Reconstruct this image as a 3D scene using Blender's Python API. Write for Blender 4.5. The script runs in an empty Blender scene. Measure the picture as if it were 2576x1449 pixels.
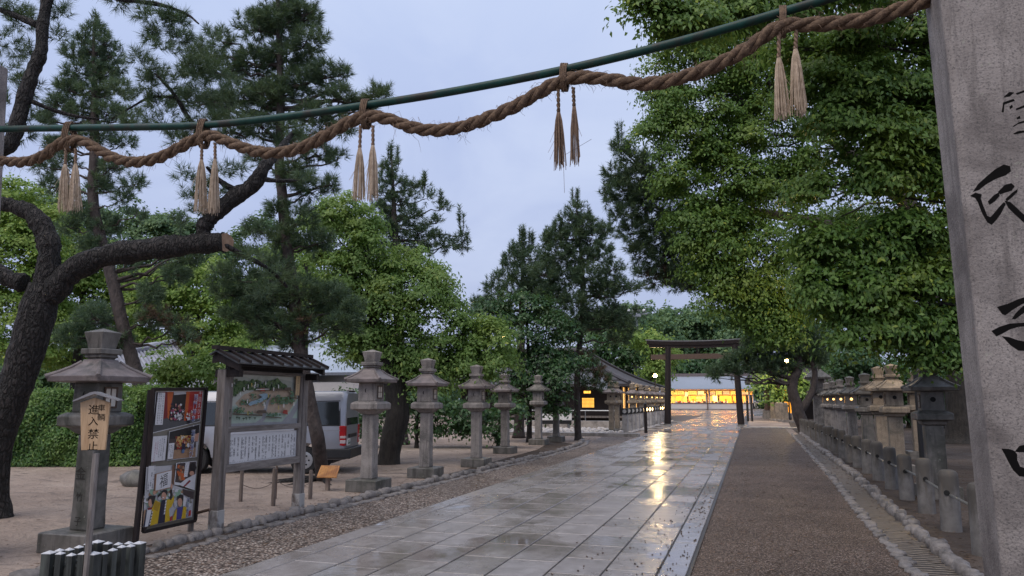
import bpy, math, random
import numpy as np
from mathutils import Vector, Matrix
random.seed(11)
RNG = np.random.default_rng(11)
SC = bpy.context.scene
COL = SC.collection
PI = math.pi
# ------------------------------------------------------------------ viewing geometry: pixel of the 2576 x 1449 photograph -> place in the world
H, F, CX, CY = 1.7, 1860.0, 1288.0, 724.5
PITCH = math.atan((1006 - CY) / F)
YAW = math.atan((1890 - CX) * math.cos(PITCH) / F)
_sy, _cy, _sp, _cp = math.sin(YAW), math.cos(YAW), math.sin(PITCH), math.cos(PITCH)
RT = Vector((_cy, _sy, 0)); FW = Vector((-_sy * _cp, _cy * _cp, _sp)); UP = Vector((_sy * _sp, -_cy * _sp, _cp))
HD = Vector((-_sy, _cy, 0))
EYE = Vector((0, 0, H))
def ray(x, y): return FW + RT * ((x - CX) / F) + UP * ((CY - y) / F)
def G(x, y, z=0.0):
    r = ray(x, y); return EYE + r * ((z - H) / r.z)
def P(x, y, d):
    r = ray(x, y); return EYE + r * (d / r.dot(HD))
def onY(x, y, Y):
    r = ray(x, y); return EYE + r * (Y / r.y)
def onX(x, y, X):
    r = ray(x, y); return EYE + r * (X / r.x)
def onPl(x, y, o, n):
    r = ray(x, y); return EYE + r * ((o - EYE).dot(n) / r.dot(n))

# ------------------------------------------------------------------ mesh helpers
class MB:
    def __init__(s): s.v = []; s.f = []; s.m = []
    def add(s, vs, fs, mi=0, M=None):
        b = len(s.v)
        s.v += [tuple(M @ Vector(v)) if M else tuple(v) for v in vs]
        for f in fs: s.f.append(tuple(i + b for i in f)); s.m.append(mi)
        return s
    def box(s, x0, x1, y0, y1, z0, z1, mi=0, M=None):
        vs = [(x0,y0,z0),(x1,y0,z0),(x1,y1,z0),(x0,y1,z0),(x0,y0,z1),(x1,y0,z1),(x1,y1,z1),(x0,y1,z1)]
        return s.add(vs, [(3,2,1,0),(4,5,6,7),(0,1,5,4),(1,2,6,5),(2,3,7,6),(3,0,4,7)], mi, M)
    def loft(s, levels, mi=0, cx=0, cy=0, n=4, rot=None, M=None, caps=(1,1)):
        # levels: (half width or radius, z); n = 4 gives an axis-aligned square
        if rot is None: rot = PI / 4 if n == 4 else 0
        k = math.sqrt(2) if n == 4 else 1
        vs = []; fs = []
        for r, z in levels:
            for i in range(n):
                a = rot + 2 * PI * i / n
                vs.append((cx + r * k * math.cos(a), cy + r * k * math.sin(a), z))
        for j in range(len(levels) - 1):
            for i in range(n):
                a, b = j * n + i, j * n + (i + 1) % n
                fs.append((a, b, b + n, a + n))
        if caps[0]: fs.append(tuple(range(n - 1, -1, -1)))
        if caps[1]: fs.append(tuple(range((len(levels) - 1) * n, len(levels) * n)))
        return s.add(vs, fs, mi, M)
    def tube(s, pts, rads, seg=8, mi=0, caps=True, wob=0.0, M=None):
        pts = [Vector(p) for p in pts]
        if not hasattr(rads, '__len__'): rads = [rads] * len(pts)
        t0 = (pts[1] - pts[0]).normalized()
        ref = Vector((0, 0, 1)) if abs(t0.z) < 0.9 else Vector((1, 0, 0))
        nrm = t0.cross(ref).normalized()
        vs = []; fs = []
        for i, p in enumerate(pts):
            if i == 0: t = t0
            elif i == len(pts) - 1: t = (pts[i] - pts[i-1]).normalized()
            else: t = (pts[i+1] - pts[i-1]).normalized()
            nrm = (nrm - t * nrm.dot(t)).normalized(); bi = t.cross(nrm)
            for k in range(seg):
                a = 2 * PI * k / seg; r = rads[i] * (1 + wob * random.uniform(-1, 1))
                vs.append(p + nrm * (r * math.cos(a)) + bi * (r * math.sin(a)))
        for i in range(len(pts) - 1):
            for k in range(seg):
                a, b = i * seg + k, i * seg + (k + 1) % seg
                fs.append((a, b, b + seg, a + seg))
        if caps:
            fs.append(tuple(range(seg - 1, -1, -1)))
            fs.append(tuple(range((len(pts) - 1) * seg, len(pts) * seg)))
        return s.add(vs, fs, mi, M)
    def poly(s, pts, mi=0): return s.add(pts, [tuple(range(len(pts)))], mi)
    def slab(s, pts, off, mi=0):
        # a flat outline given thickness off (a vector)
        n = len(pts); off = Vector(off)
        vs = [Vector(p) for p in pts] + [Vector(p) + off for p in pts]
        return s.add(vs, [tuple(range(n)), tuple(range(2*n-1, n-1, -1))] + [(i, i+n, (i+1) % n + n, (i+1) % n) for i in range(n)], mi)
    def ico(s, c, r, mi=0, sub=1, wob=0.0):
        me = bpy.data.meshes.get('_ico%d' % sub)
        if me is None:
            import bmesh
            me = bpy.data.meshes.new('_ico%d' % sub); bm = bmesh.new(); bmesh.ops.create_icosphere(bm, subdivisions=sub, radius=1); bm.to_mesh(me); bm.free()
        if not hasattr(r, '__len__'): r = (r, r, r)
        vs = []
        for v in me.vertices:
            k = 1 + wob * random.uniform(-1, 1)
            vs.append((c[0] + v.co.x * r[0] * k, c[1] + v.co.y * r[1] * k, c[2] + v.co.z * r[2] * k))
        return s.add(vs, [tuple(p.vertices) for p in me.polygons], mi)
    def build(s, name, mats, parent=None, loc=None, smooth=False, bevel=0, rotz=0, world=False):
        me = bpy.data.meshes.new(name); me.from_pydata(s.v, [], s.f)
        if not isinstance(mats, (list, tuple)): mats = [mats]
        for m in mats: me.materials.append(m)
        if len(mats) > 1: me.polygons.foreach_set('material_index', s.m)
        if smooth:
            me.polygons.foreach_set('use_smooth', [True] * len(me.polygons))
            if smooth != 1: me.set_sharp_from_angle(angle=math.radians(smooth))
        me.update()
        o = bpy.data.objects.new(name, me); COL.objects.link(o)
        if loc is not None: o.location = loc
        if rotz: o.rotation_euler.z = rotz
        if parent is not None:
            o.parent = parent
            if world: o.location = -Vector(parent.location) if not parent.rotation_euler.z else o.location
        if bevel:
            b = o.modifiers.new('bevel', 'BEVEL'); b.width = bevel; b.segments = 2; b.limit_method = 'ANGLE'; b.angle_limit = math.radians(40)
        return o
def recalc(o):
    import bmesh
    bm = bmesh.new(); bm.from_mesh(o.data); bmesh.ops.recalc_face_normals(bm, faces=bm.faces); bm.to_mesh(o.data); bm.free(); return o
def thing(name, label, cat, loc=(0,0,0), rotz=0, group=None):
    o = bpy.data.objects.new(name, None); COL.objects.link(o); o.location = loc; o.rotation_euler = (0, 0, rotz)
    o.empty_display_size = 0.2
    return tag(o, label, cat, group)
def tag(o, label, cat, group=None):
    o['label'] = label; o['category'] = cat
    if group: o['group'] = group
    return o
def kind(o, k): o['kind'] = k; return o
CH = {}
def dup(root, loc, label, rotz=None, group=None, scale=None):
    def cp(o, par):
        c = o.copy(); COL.objects.link(c)
        if par is not None: c.parent = par
        return c
    r = cp(root, None); r.location = loc; r['label'] = label
    if rotz is not None: r.rotation_euler = (0, 0, rotz)
    if group: r['group'] = group
    if root.get('category') == 'stone lantern':
        r.rotation_euler = (random.uniform(-.012, .012), random.uniform(-.012, .012), random.uniform(-.06, .06))
    if scale: r.scale = scale if hasattr(scale, '__len__') else (scale,) * 3
    for ch in [o for o in bpy.data.objects if o.parent == root]:
        c = cp(ch, r)
        for g in [o for o in bpy.data.objects if o.parent == ch]: cp(g, c)
    return r
def raw_mesh(name, V, faces_n, mat, parent=None, k=4, smooth=False):
    # V (n*k,3) consecutive k-gons
    me = bpy.data.meshes.new(name); n = len(V) // k
    me.vertices.add(n * k); me.vertices.foreach_set('co', np.ascontiguousarray(V, np.float32).ravel())
    me.loops.add(n * k); me.loops.foreach_set('vertex_index', np.arange(n * k, dtype=np.int32))
    me.polygons.add(n); me.polygons.foreach_set('loop_start', np.arange(0, n * k, k, dtype=np.int32))
    me.polygons.foreach_set('loop_total', np.full(n, k, np.int32))
    me.materials.append(mat); me.update(calc_edges=True)
    o = bpy.data.objects.new(name, me); COL.objects.link(o)
    if parent is not None: o.parent = parent; o.location = -Vector(parent.location)
    return o

# ------------------------------------------------------------------ materials
def newmat(name):
    m = bpy.data.materials.new(name); m.use_nodes = True
    nt = m.node_tree; return m, nt, nt.nodes['Principled BSDF'], nt.nodes['Material Output']
def coords(nt, obj=True):
    tc = nt.nodes.new('ShaderNodeTexCoord'); oi = nt.nodes.new('ShaderNodeObjectInfo')
    ad = nt.nodes.new('ShaderNodeVectorMath'); ad.operation = 'ADD'
    mu = nt.nodes.new('ShaderNodeVectorMath'); mu.operation = 'SCALE'; mu.inputs[0].default_value = (37, 61, 17)
    nt.links.new(oi.outputs['Random'], mu.inputs['Scale'])
    nt.links.new(tc.outputs['Object'], ad.inputs[0]); nt.links.new(mu.outputs[0], ad.inputs[1])
    return ad.outputs[0]
def noise(nt, vec, scale, detail=4, rough=0.55, dist=0.0, stretch=None):
    if stretch:
        mp = nt.nodes.new('ShaderNodeMapping'); mp.inputs['Scale'].default_value = stretch
        nt.links.new(vec, mp.inputs['Vector']); vec = mp.outputs[0]
    n = nt.nodes.new('ShaderNodeTexNoise'); n.inputs['Scale'].default_value = scale; n.inputs['Detail'].default_value = detail
    n.inputs['Roughness'].default_value = rough; n.inputs['Distortion'].default_value = dist
    nt.links.new(vec, n.inputs['Vector']); return n.outputs['Fac']
def ramp(nt, fac, stops, interp='LINEAR'):
    r = nt.nodes.new('ShaderNodeValToRGB'); r.color_ramp.interpolation = interp
    e = r.color_ramp.elements
    while len(e) < len(stops): e.new(0.5)
    for i, (p, c) in enumerate(stops):
        e[i].position = p; e[i].color = (c[0], c[1], c[2], 1) if hasattr(c, '__len__') else (c, c, c, 1)
    nt.links.new(fac, r.inputs['Fac']); return r.outputs['Color']
def mixc(nt, a, b, fac, mode='MIX'):
    m = nt.nodes.new('ShaderNodeMix'); m.data_type = 'RGBA'; m.blend_type = mode
    for sock, v in ((m.inputs['Factor'], fac), (m.inputs['A'], a), (m.inputs['B'], b)):
        pass
    fa = [i for i in m.inputs if i.name == 'Factor' and i.type == 'VALUE'][0]
    A = [i for i in m.inputs if i.name == 'A' and i.type == 'RGBA'][0]; B = [i for i in m.inputs if i.name == 'B' and i.type == 'RGBA'][0]
    for sock, v in ((fa, fac), (A, a), (B, b)):
        if hasattr(v, 'links'): nt.links.new(v, sock)
        elif hasattr(v, '__len__'): sock.default_value = (v[0], v[1], v[2], 1)
        else: sock.default_value = v
    return [o for o in m.outputs if o.type == 'RGBA'][0]
def bump(nt, fac, strength, dist=0.02, nrm=None):
    b = nt.nodes.new('ShaderNodeBump'); b.inputs['Strength'].default_value = strength; b.inputs['Distance'].default_value = dist
    nt.links.new(fac, b.inputs['Height'])
    if nrm is not None: nt.links.new(nrm, b.inputs['Normal'])
    return b.outputs['Normal']
def surf(name, c1, c2, scale=6, rough=0.8, bs=0.3, bscale=40, c3=None, stain=None, stain_scale=2.0, stretch=None, metal=0, spec=0.5, dist=0.01, speck=None, streak=None, speck_scale=160):
    m, nt, p, out = newmat(name); v = coords(nt)
    n = noise(nt, v, scale, 6, 0.65, 0.2, stretch)
    st = [(0.3, c1), (0.7, c2)] if c3 is None else [(0.28, c1), (0.5, c2), (0.72, c3)]
    col = ramp(nt, n, st)
    if stain is not None:
        n2 = noise(nt, v, stain_scale, 5, 0.6, 0.5, stretch)
        col = mixc(nt, col, stain, ramp(nt, n2, [(0.48, 0.0), (0.66, 0.85)]))
    if streak is not None:
        n4 = noise(nt, v, 7, 5, 0.65, 0.3, (1.6, 1.6, 0.16)); col = mixc(nt, col, streak, ramp(nt, n4, [(0.5, 0.0), (0.68, 0.75)]))
        n5 = noise(nt, v, 11, 4, 0.7); col = mixc(nt, col, (0.30, 0.30, 0.25), ramp(nt, n5, [(0.64, 0.0), (0.70, 0.5)]))
    if speck is not None:
        n3 = noise(nt, v, speck_scale, 3, 0.6); col = mixc(nt, col, speck, ramp(nt, n3, [(0.52, 0.0), (0.68, 0.75)]))
    nt.links.new(col, p.inputs['Base Color'])
    p.inputs['Roughness'].default_value = rough; p.inputs['Metallic'].default_value = metal
    p.inputs['Specular IOR Level'].default_value = spec
    if bs: nt.links.new(bump(nt, noise(nt, v, bscale, 5, 0.65, 0, stretch), bs, dist), p.inputs['Normal'])
    return m
def plain(name, c, rough=0.5, metal=0, spec=0.5, var=0.12):
    return surf(name, tuple(x * (1 - var) for x in c), tuple(min(1, x * (1 + var)) for x in c), 8, rough, 0, 40, metal=metal, spec=spec)
def emis(name, c, strength, base=None):
    m, nt, p, out = newmat(name); v = coords(nt)
    b = base or c
    nt.links.new(ramp(nt, noise(nt, v, 5, 3), [(0.3, tuple(x * 0.85 for x in b)), (0.7, b)]), p.inputs['Base Color'])
    p.inputs['Emission Color'].default_value = (*c, 1); p.inputs['Emission Strength'].default_value = strength
    p.inputs['Roughness'].default_value = 0.5
    return m
def leafmat(name, dark, mid, light, trans=0.35, rough=0.4, yellow=None, spec=0.5):
    m, nt, p, out = newmat(name); v = coords(nt)
    geo = nt.nodes.new('ShaderNodeNewGeometry')
    col = ramp(nt, geo.outputs['Random Per Island'], [(0.0, dark), (0.45, mid), (0.9, light), (0.965, light), (1.0, tuple(min(1, a * 1.3 + b) for a, b in zip(yellow or light, (.05, .03, 0))))])
    n = noise(nt, v, 0.9, 3, 0.5)
    col = mixc(nt, col, yellow or light, ramp(nt, n, [(0.5, 0.0), (0.72, 0.55)]))
    nt.links.new(col, p.inputs['Base Color']); p.inputs['Roughness'].default_value = rough; p.inputs['Specular IOR Level'].default_value = spec
    tr = nt.nodes.new('ShaderNodeBsdfTranslucent'); ms = nt.nodes.new('ShaderNodeMixShader'); ms.inputs[0].default_value = trans
    tcol = mixc(nt, col, (0.25, 0.32, 0.05), 0.3); nt.links.new(tcol, tr.inputs['Color'])
    nt.links.new(p.outputs[0], ms.inputs[1]); nt.links.new(tr.outputs[0], ms.inputs[2]); nt.links.new(ms.outputs[0], out.inputs['Surface'])
    return m
STONE = surf('granite', (0.17,0.15,0.14), (0.30,0.27,0.25), 5, 0.75, 0.35, 70, stain=(0.07,0.065,0.06), stain_scale=2.4, speck=(0.40,0.38,0.36), streak=(0.06,0.055,0.05))
STONE_W = surf('granite_lamplit', (0.17,0.135,0.10), (0.30,0.245,0.185), 5, 0.75, 0.35, 70, stain=(0.08,0.07,0.055), stain_scale=2.4, speck=(0.42,0.38,0.33), streak=(0.07,0.06,0.045))  # the same granite with warm lamplight tinted into its colours
STONE_D = surf('granite_wet', (0.10,0.095,0.085), (0.20,0.185,0.17), 4, 0.5, 0.35, 60, stain=(0.045,0.048,0.038), stain_scale=2.2, streak=(0.04,0.037,0.033))
STONE_ROOF = surf('granite_roof', (0.12,0.10,0.10), (0.25,0.21,0.20), 6, 0.5, 0.35, 60, stain=(0.05,0.05,0.045), stain_scale=3)
PILLAR = surf('pillar_granite', (0.215,0.19,0.178), (0.315,0.283,0.267), 4, 0.75, 0.6, 55, stain=(0.095,0.08,0.076), stain_scale=1.6, speck=(0.06,0.055,0.055), dist=0.014, streak=(0.11,0.095,0.09), speck_scale=75)
CONC = surf('bollard_stone', (0.20,0.19,0.175), (0.33,0.32,0.30), 5, 0.7, 0.4, 60, stain=(0.06,0.055,0.045), stain_scale=3.0)
BLACK = plain('black_paint', (0.012,0.012,0.014), 0.55)
DARKHOLE = plain('dark_opening', (0.008,0.008,0.008), 0.9)
WOOD_GREY = surf('weathered_wood', (0.13,0.11,0.10), (0.25,0.225,0.21), 9, 0.7, 0.4, 30, stain=(0.07,0.058,0.05), stretch=(6,6,0.6))
WOOD_GREYH = surf('weathered_rail_wood', (0.15,0.13,0.12), (0.27,0.245,0.23), 9, 0.7, 0.4, 30, stain=(0.08,0.068,0.06), stretch=(6,0.6,6))
WOOD_DK = surf('dark_timber', (0.012,0.009,0.009), (0.032,0.023,0.022), 6, 0.55, 0.3, 30, stretch=(5,5,0.6), spec=0.25)
WOOD_BR = surf('brown_timber', (0.06,0.035,0.025), (0.12,0.075,0.05), 6, 0.55, 0.3, 30, stretch=(5,5,0.6))
WOOD_LT = surf('plaque_wood', (0.42,0.27,0.15), (0.58,0.40,0.24), 8, 0.6, 0.15, 30, stain=(0.33,0.19,0.09), stretch=(9,9,0.7))
BARK = surf('pine_bark', (0.006,0.005,0.005), (0.018,0.014,0.013), 13, 0.7, 1.0, 13, c3=(0.045,0.035,0.034), stretch=(1,1,0.5), dist=0.12)
def barkmat(name, crack, c1, c2, scale, stretch, rough=0.75):
    m, nt, p, out = newmat(name); v = coords(nt)
    mp = nt.nodes.new('ShaderNodeMapping'); mp.inputs['Scale'].default_value = stretch; nt.links.new(v, mp.inputs['Vector'])
    dn = nt.nodes.new('ShaderNodeTexNoise'); dn.inputs['Scale'].default_value = 9; dn.inputs['Detail'].default_value = 4; nt.links.new(mp.outputs[0], dn.inputs['Vector'])
    va = nt.nodes.new('ShaderNodeVectorMath'); va.operation = 'MULTIPLY_ADD'; va.inputs[1].default_value = (.19, .19, .19); nt.links.new(dn.outputs['Color'], va.inputs[0]); nt.links.new(mp.outputs[0], va.inputs[2])
    vo = nt.nodes.new('ShaderNodeTexVoronoi'); vo.feature = 'DISTANCE_TO_EDGE'; vo.inputs['Scale'].default_value = scale; nt.links.new(va.outputs[0], vo.inputs['Vector'])
    col = ramp(nt, noise(nt, v, 22, 5, .7), [(0.3, c1), (0.72, c2)])
    col = mixc(nt, crack, col, ramp(nt, vo.outputs['Distance'], [(0.02, 0.0), (0.22, 1.0)])); nt.links.new(col, p.inputs['Base Color'])
    h = ramp(nt, vo.outputs['Distance'], [(0.0, 0.0), (0.25, 1.0)]); b1 = bump(nt, h, 1.0, .05); nt.links.new(bump(nt, noise(nt, v, 40, 5, .7), .6, .015, b1), p.inputs['Normal']); p.inputs['Roughness'].default_value = rough; return m
BARK = barkmat('pine_bark_plates', (.003,.0025,.0025), (.011,.009,.0085), (.046,.037,.035), 13, (1.3, 1.3, .45))
BARK_T = barkmat('pale_pine_bark_plates', (.008,.006,.006), (.024,.019,.017), (.075,.058,.053), 16, (1, 1, .5))
BARK_C = surf('camphor_bark', (0.010,0.009,0.008), (0.05,0.042,0.036), 8, 0.8, 1.0, 14, stretch=(1.6,1.6,0.35), dist=0.06)
BARK_T = surf('pale_pine_bark', (0.022,0.017,0.016), (0.085,0.066,0.06), 9, 0.8, 1.0, 14, stretch=(1,1,0.5), dist=0.05)
ROPE = surf('straw_rope', (0.05,0.030,0.019), (0.115,0.071,0.043), 26, 0.85, 0.9, 60, c3=(0.22,0.145,0.088), dist=0.015)
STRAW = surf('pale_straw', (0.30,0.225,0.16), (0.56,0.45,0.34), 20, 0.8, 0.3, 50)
STRAW_D = surf('brown_backlit_straw', (0.12,0.075,0.05), (0.26,0.175,0.12), 20, 0.8, 0.3, 50)  # brown cords and fibres; also a fringe darkened as if backlit
PIPE = surf('green_painted_pipe', (0.006,0.028,0.023), (0.012,0.062,0.05), 7, 0.4, 0.12, 30, stain=(0.03,0.026,0.024), stain_scale=4, spec=0.22)
WHITE = plain('white_paint', (0.72,0.72,0.72), 0.5, var=0.06)
WHITECAP = plain('white_cap', (0.5,0.51,0.54), 0.25, var=0.1)
METAL = plain('grey_metal', (0.32,0.33,0.35), 0.35, 0.8)
PAPER = plain('paper_pane', (0.62,0.57,0.50), 0.7)
LIT = emis('lit_paper', (1.0,0.55,0.16), 2.2, (0.8,0.6,0.4))
GLASSB = plain('window_glass', (0.015,0.02,0.022), 0.06, spec=0.8)
# ------------------------------------------------------------------ camera, sky, daylight
cam = bpy.data.cameras.new('camera'); co = bpy.data.objects.new('camera', cam); COL.objects.link(co)
cam.sensor_width = 36; cam.sensor_fit = 'HORIZONTAL'; cam.lens = 36 * F / 2576
cam.clip_start = 0.05; cam.clip_end = 2000
co.location = EYE
co.matrix_world = Matrix(((RT.x, UP.x, -FW.x, EYE.x), (RT.y, UP.y, -FW.y, EYE.y), (RT.z, UP.z, -FW.z, EYE.z), (0, 0, 0, 1)))
SC.camera = co
SC.render.resolution_x, SC.render.resolution_y = 1024, 576
vs_ = SC.view_settings; vs_.view_transform = 'Standard'; vs_.look = 'None'; vs_.exposure = 0.63; vs_.gamma = 1.0
cy_ = SC.cycles
cy_.max_bounces = 6; cy_.diffuse_bounces = 4; cy_.glossy_bounces = 3; cy_.transmission_bounces = 4; cy_.transparent_max_bounces = 6
cy_.caustics_reflective = False; cy_.caustics_refractive = False; cy_.sample_clamp_indirect = 4.0; cy_.use_denoising = True
w = bpy.data.worlds.new('World'); SC.world = w; w.use_nodes = True
nt = w.node_tree; bg = nt.nodes['Background']
SUN_EL, SUN_AZ = math.radians(58), math.radians(200)     # the brightest part of the cloud stands behind the camera
sky = nt.nodes.new('ShaderNodeTexSky'); sky.sky_type = 'NISHITA'; sky.sun_disc = False
sky.sun_elevation = SUN_EL; sky.sun_rotation = SUN_AZ; sky.air_density = 1.5; sky.dust_density = 2.0
tc = nt.nodes.new('ShaderNodeTexCoord'); sep = nt.nodes.new('ShaderNodeSeparateXYZ'); nt.links.new(tc.outputs['Generated'], sep.inputs[0])
grad = ramp(nt, sep.outputs['Z'], [(0.0, (0.232,0.268,0.425)), (0.18, (0.28,0.325,0.50)), (0.5, (0.368,0.432,0.61)), (1.0, (0.44,0.50,0.66))])
cl = noise(nt, tc.outputs['Generated'], 2.2, 5, 0.55, 0.6, (1, 1, 2.2))
cloud = mixc(nt, grad, (0.49,0.54,0.665), ramp(nt, cl, [(0.40, 0.0), (0.72, 0.55)]))
scl = nt.nodes.new('ShaderNodeVectorMath'); scl.operation = 'SCALE'; scl.inputs['Scale'].default_value = 0.1
nt.links.new(sky.outputs[0], scl.inputs[0])
fin = mixc(nt, scl.outputs[0], cloud, 0.9)
nt.links.new(fin, bg.inputs['Color']); bg.inputs['Strength'].default_value = 1.0
sun = bpy.data.lights.new('sun', 'SUN'); so = bpy.data.objects.new('sun', sun); COL.objects.link(so)
sun.energy = 1.5; sun.angle = math.radians(60); sun.color = (1.0, 0.88, 0.74)
sd = Vector((math.sin(SUN_AZ) * math.cos(SUN_EL), math.cos(SUN_AZ) * math.cos(SUN_EL), math.sin(SUN_EL)))
so.rotation_euler = sd.to_track_quat('Z', 'Y').to_euler(); so.location = (0, 0, 40)
# ------------------------------------------------------------------ the setting: ground, gravel, wet path, gutters
def sheet(name, pts, z, mat):
    mb = MB(); mb.poly([(x, y, z) for x, y in pts]); return kind(mb.build(name, mat), 'structure')
def sandmat(name, c1, c2, c3, rough=0.85, dampc=(0.13,0.10,0.085)):
    m, nt, p, out = newmat(name); v = coords(nt)
    a = noise(nt, v, 0.35, 6, 0.6, 0.4); col = ramp(nt, a, [(0.3, c1), (0.52, c2), (0.72, c3)])
    b = noise(nt, v, 1.1, 6, 0.65, 1.2, (1, 1.6, 1)); damp = ramp(nt, b, [(0.55, 0.0), (0.68, 0.75)])
    col = mixc(nt, col, dampc, damp)
    g = noise(nt, v, 60, 3, 0.7); col = mixc(nt, col, ramp(nt, g, [(0.3, 0.6), (0.7, 1.25)]), 0.5, 'MULTIPLY')
    nt.links.new(col, p.inputs['Base Color'])
    nt.links.new(ramp(nt, b, [(0.5, rough), (0.7, 0.42)]), p.inputs['Roughness'])
    p.inputs['Specular IOR Level'].default_value = 0.2; n0 = bump(nt, noise(nt, v, 7.0, 5, 0.65, 1.0), 0.8, 0.07); n1 = bump(nt, noise(nt, v, 1.8, 5, 0.6, 0.8), 0.9, 0.14, n0); nt.links.new(bump(nt, noise(nt, v, 45, 4, 0.7), 0.5, 0.012, n1), p.inputs['Normal'])
    return m
def gravelmat(name, cols, scale, rough=0.55):
    m, nt, p, out = newmat(name); v = coords(nt)
    vo = nt.nodes.new('ShaderNodeTexVoronoi'); vo.inputs['Scale'].default_value = scale; nt.links.new(v, vo.inputs['Vector'])
    sp = nt.nodes.new('ShaderNodeSeparateColor'); nt.links.new(vo.outputs['Color'], sp.inputs[0])
    col = ramp(nt, sp.outputs[0], cols)
    edge = ramp(nt, vo.outputs['Distance'], [(0.25, 1.0), (0.62, 0.25)]); col = mixc(nt, col, edge, 1.0, 'MULTIPLY')
    big = noise(nt, v, 0.9, 5, 0.6, 0.6); col = mixc(nt, col, ramp(nt, big, [(0.35, 0.72), (0.65, 1.15)]), 0.8, 'MULTIPLY')
    nt.links.new(col, p.inputs['Base Color']); p.inputs['Roughness'].default_value = rough; p.inputs['Specular IOR Level'].default_value = 0.15
    iv = nt.nodes.new('ShaderNodeMath'); iv.operation = 'SUBTRACT'; iv.inputs[0].default_value = 1; nt.links.new(vo.outputs['Distance'], iv.inputs[1])
    nt.links.new(bump(nt, iv.outputs[0], 0.9, 0.02), p.inputs['Normal']); return m
SAND = sandmat('damp_sand', (0.20,0.155,0.13), (0.32,0.255,0.215), (0.41,0.335,0.285), dampc=(0.105,0.08,0.07))
SOIL = sandmat('dark_shaded_soil', (0.036,0.027,0.022), (0.066,0.05,0.041), (0.115,0.09,0.075), dampc=(0.035,0.027,0.024))  # brown soil, its colour darkened further to carry tree shade
GRAV_L = gravelmat('mixed_gravel', [(0.0,(0.09,0.07,0.06)), (0.35,(0.24,0.18,0.15)), (0.7,(0.40,0.32,0.27)), (1.0,(0.60,0.54,0.49))], 34)
GRAV_R = gravelmat('brown_gravel', [(0.0,(0.09,0.062,0.048)), (0.4,(0.185,0.132,0.105)), (0.8,(0.265,0.198,0.16)), (1.0,(0.42,0.345,0.295))], 54)
sheet('ground', [(-400,-60),(400,-60),(400,900),(-400,900)], 0.0, SAND)
sheet('soil_ground', [(1.95,-5),(60,-5),(60,120),(4.5,120),(2.2,47.6)], 0.004, SOIL)
sheet('gravel_strip', [(-6.42,-4),(-4.9,-4),(-5.0,20),(-5.15,34.8),(-6.7,34.8),(-6.1,28),(-6.2,16)], 0.005, GRAV_L)
sheet('gravel_walk', [(-0.68,-4),(1.45,-4),(1.5,15),(1.85,47.7),(-0.68,47.7)], 0.005, GRAV_R)
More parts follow.
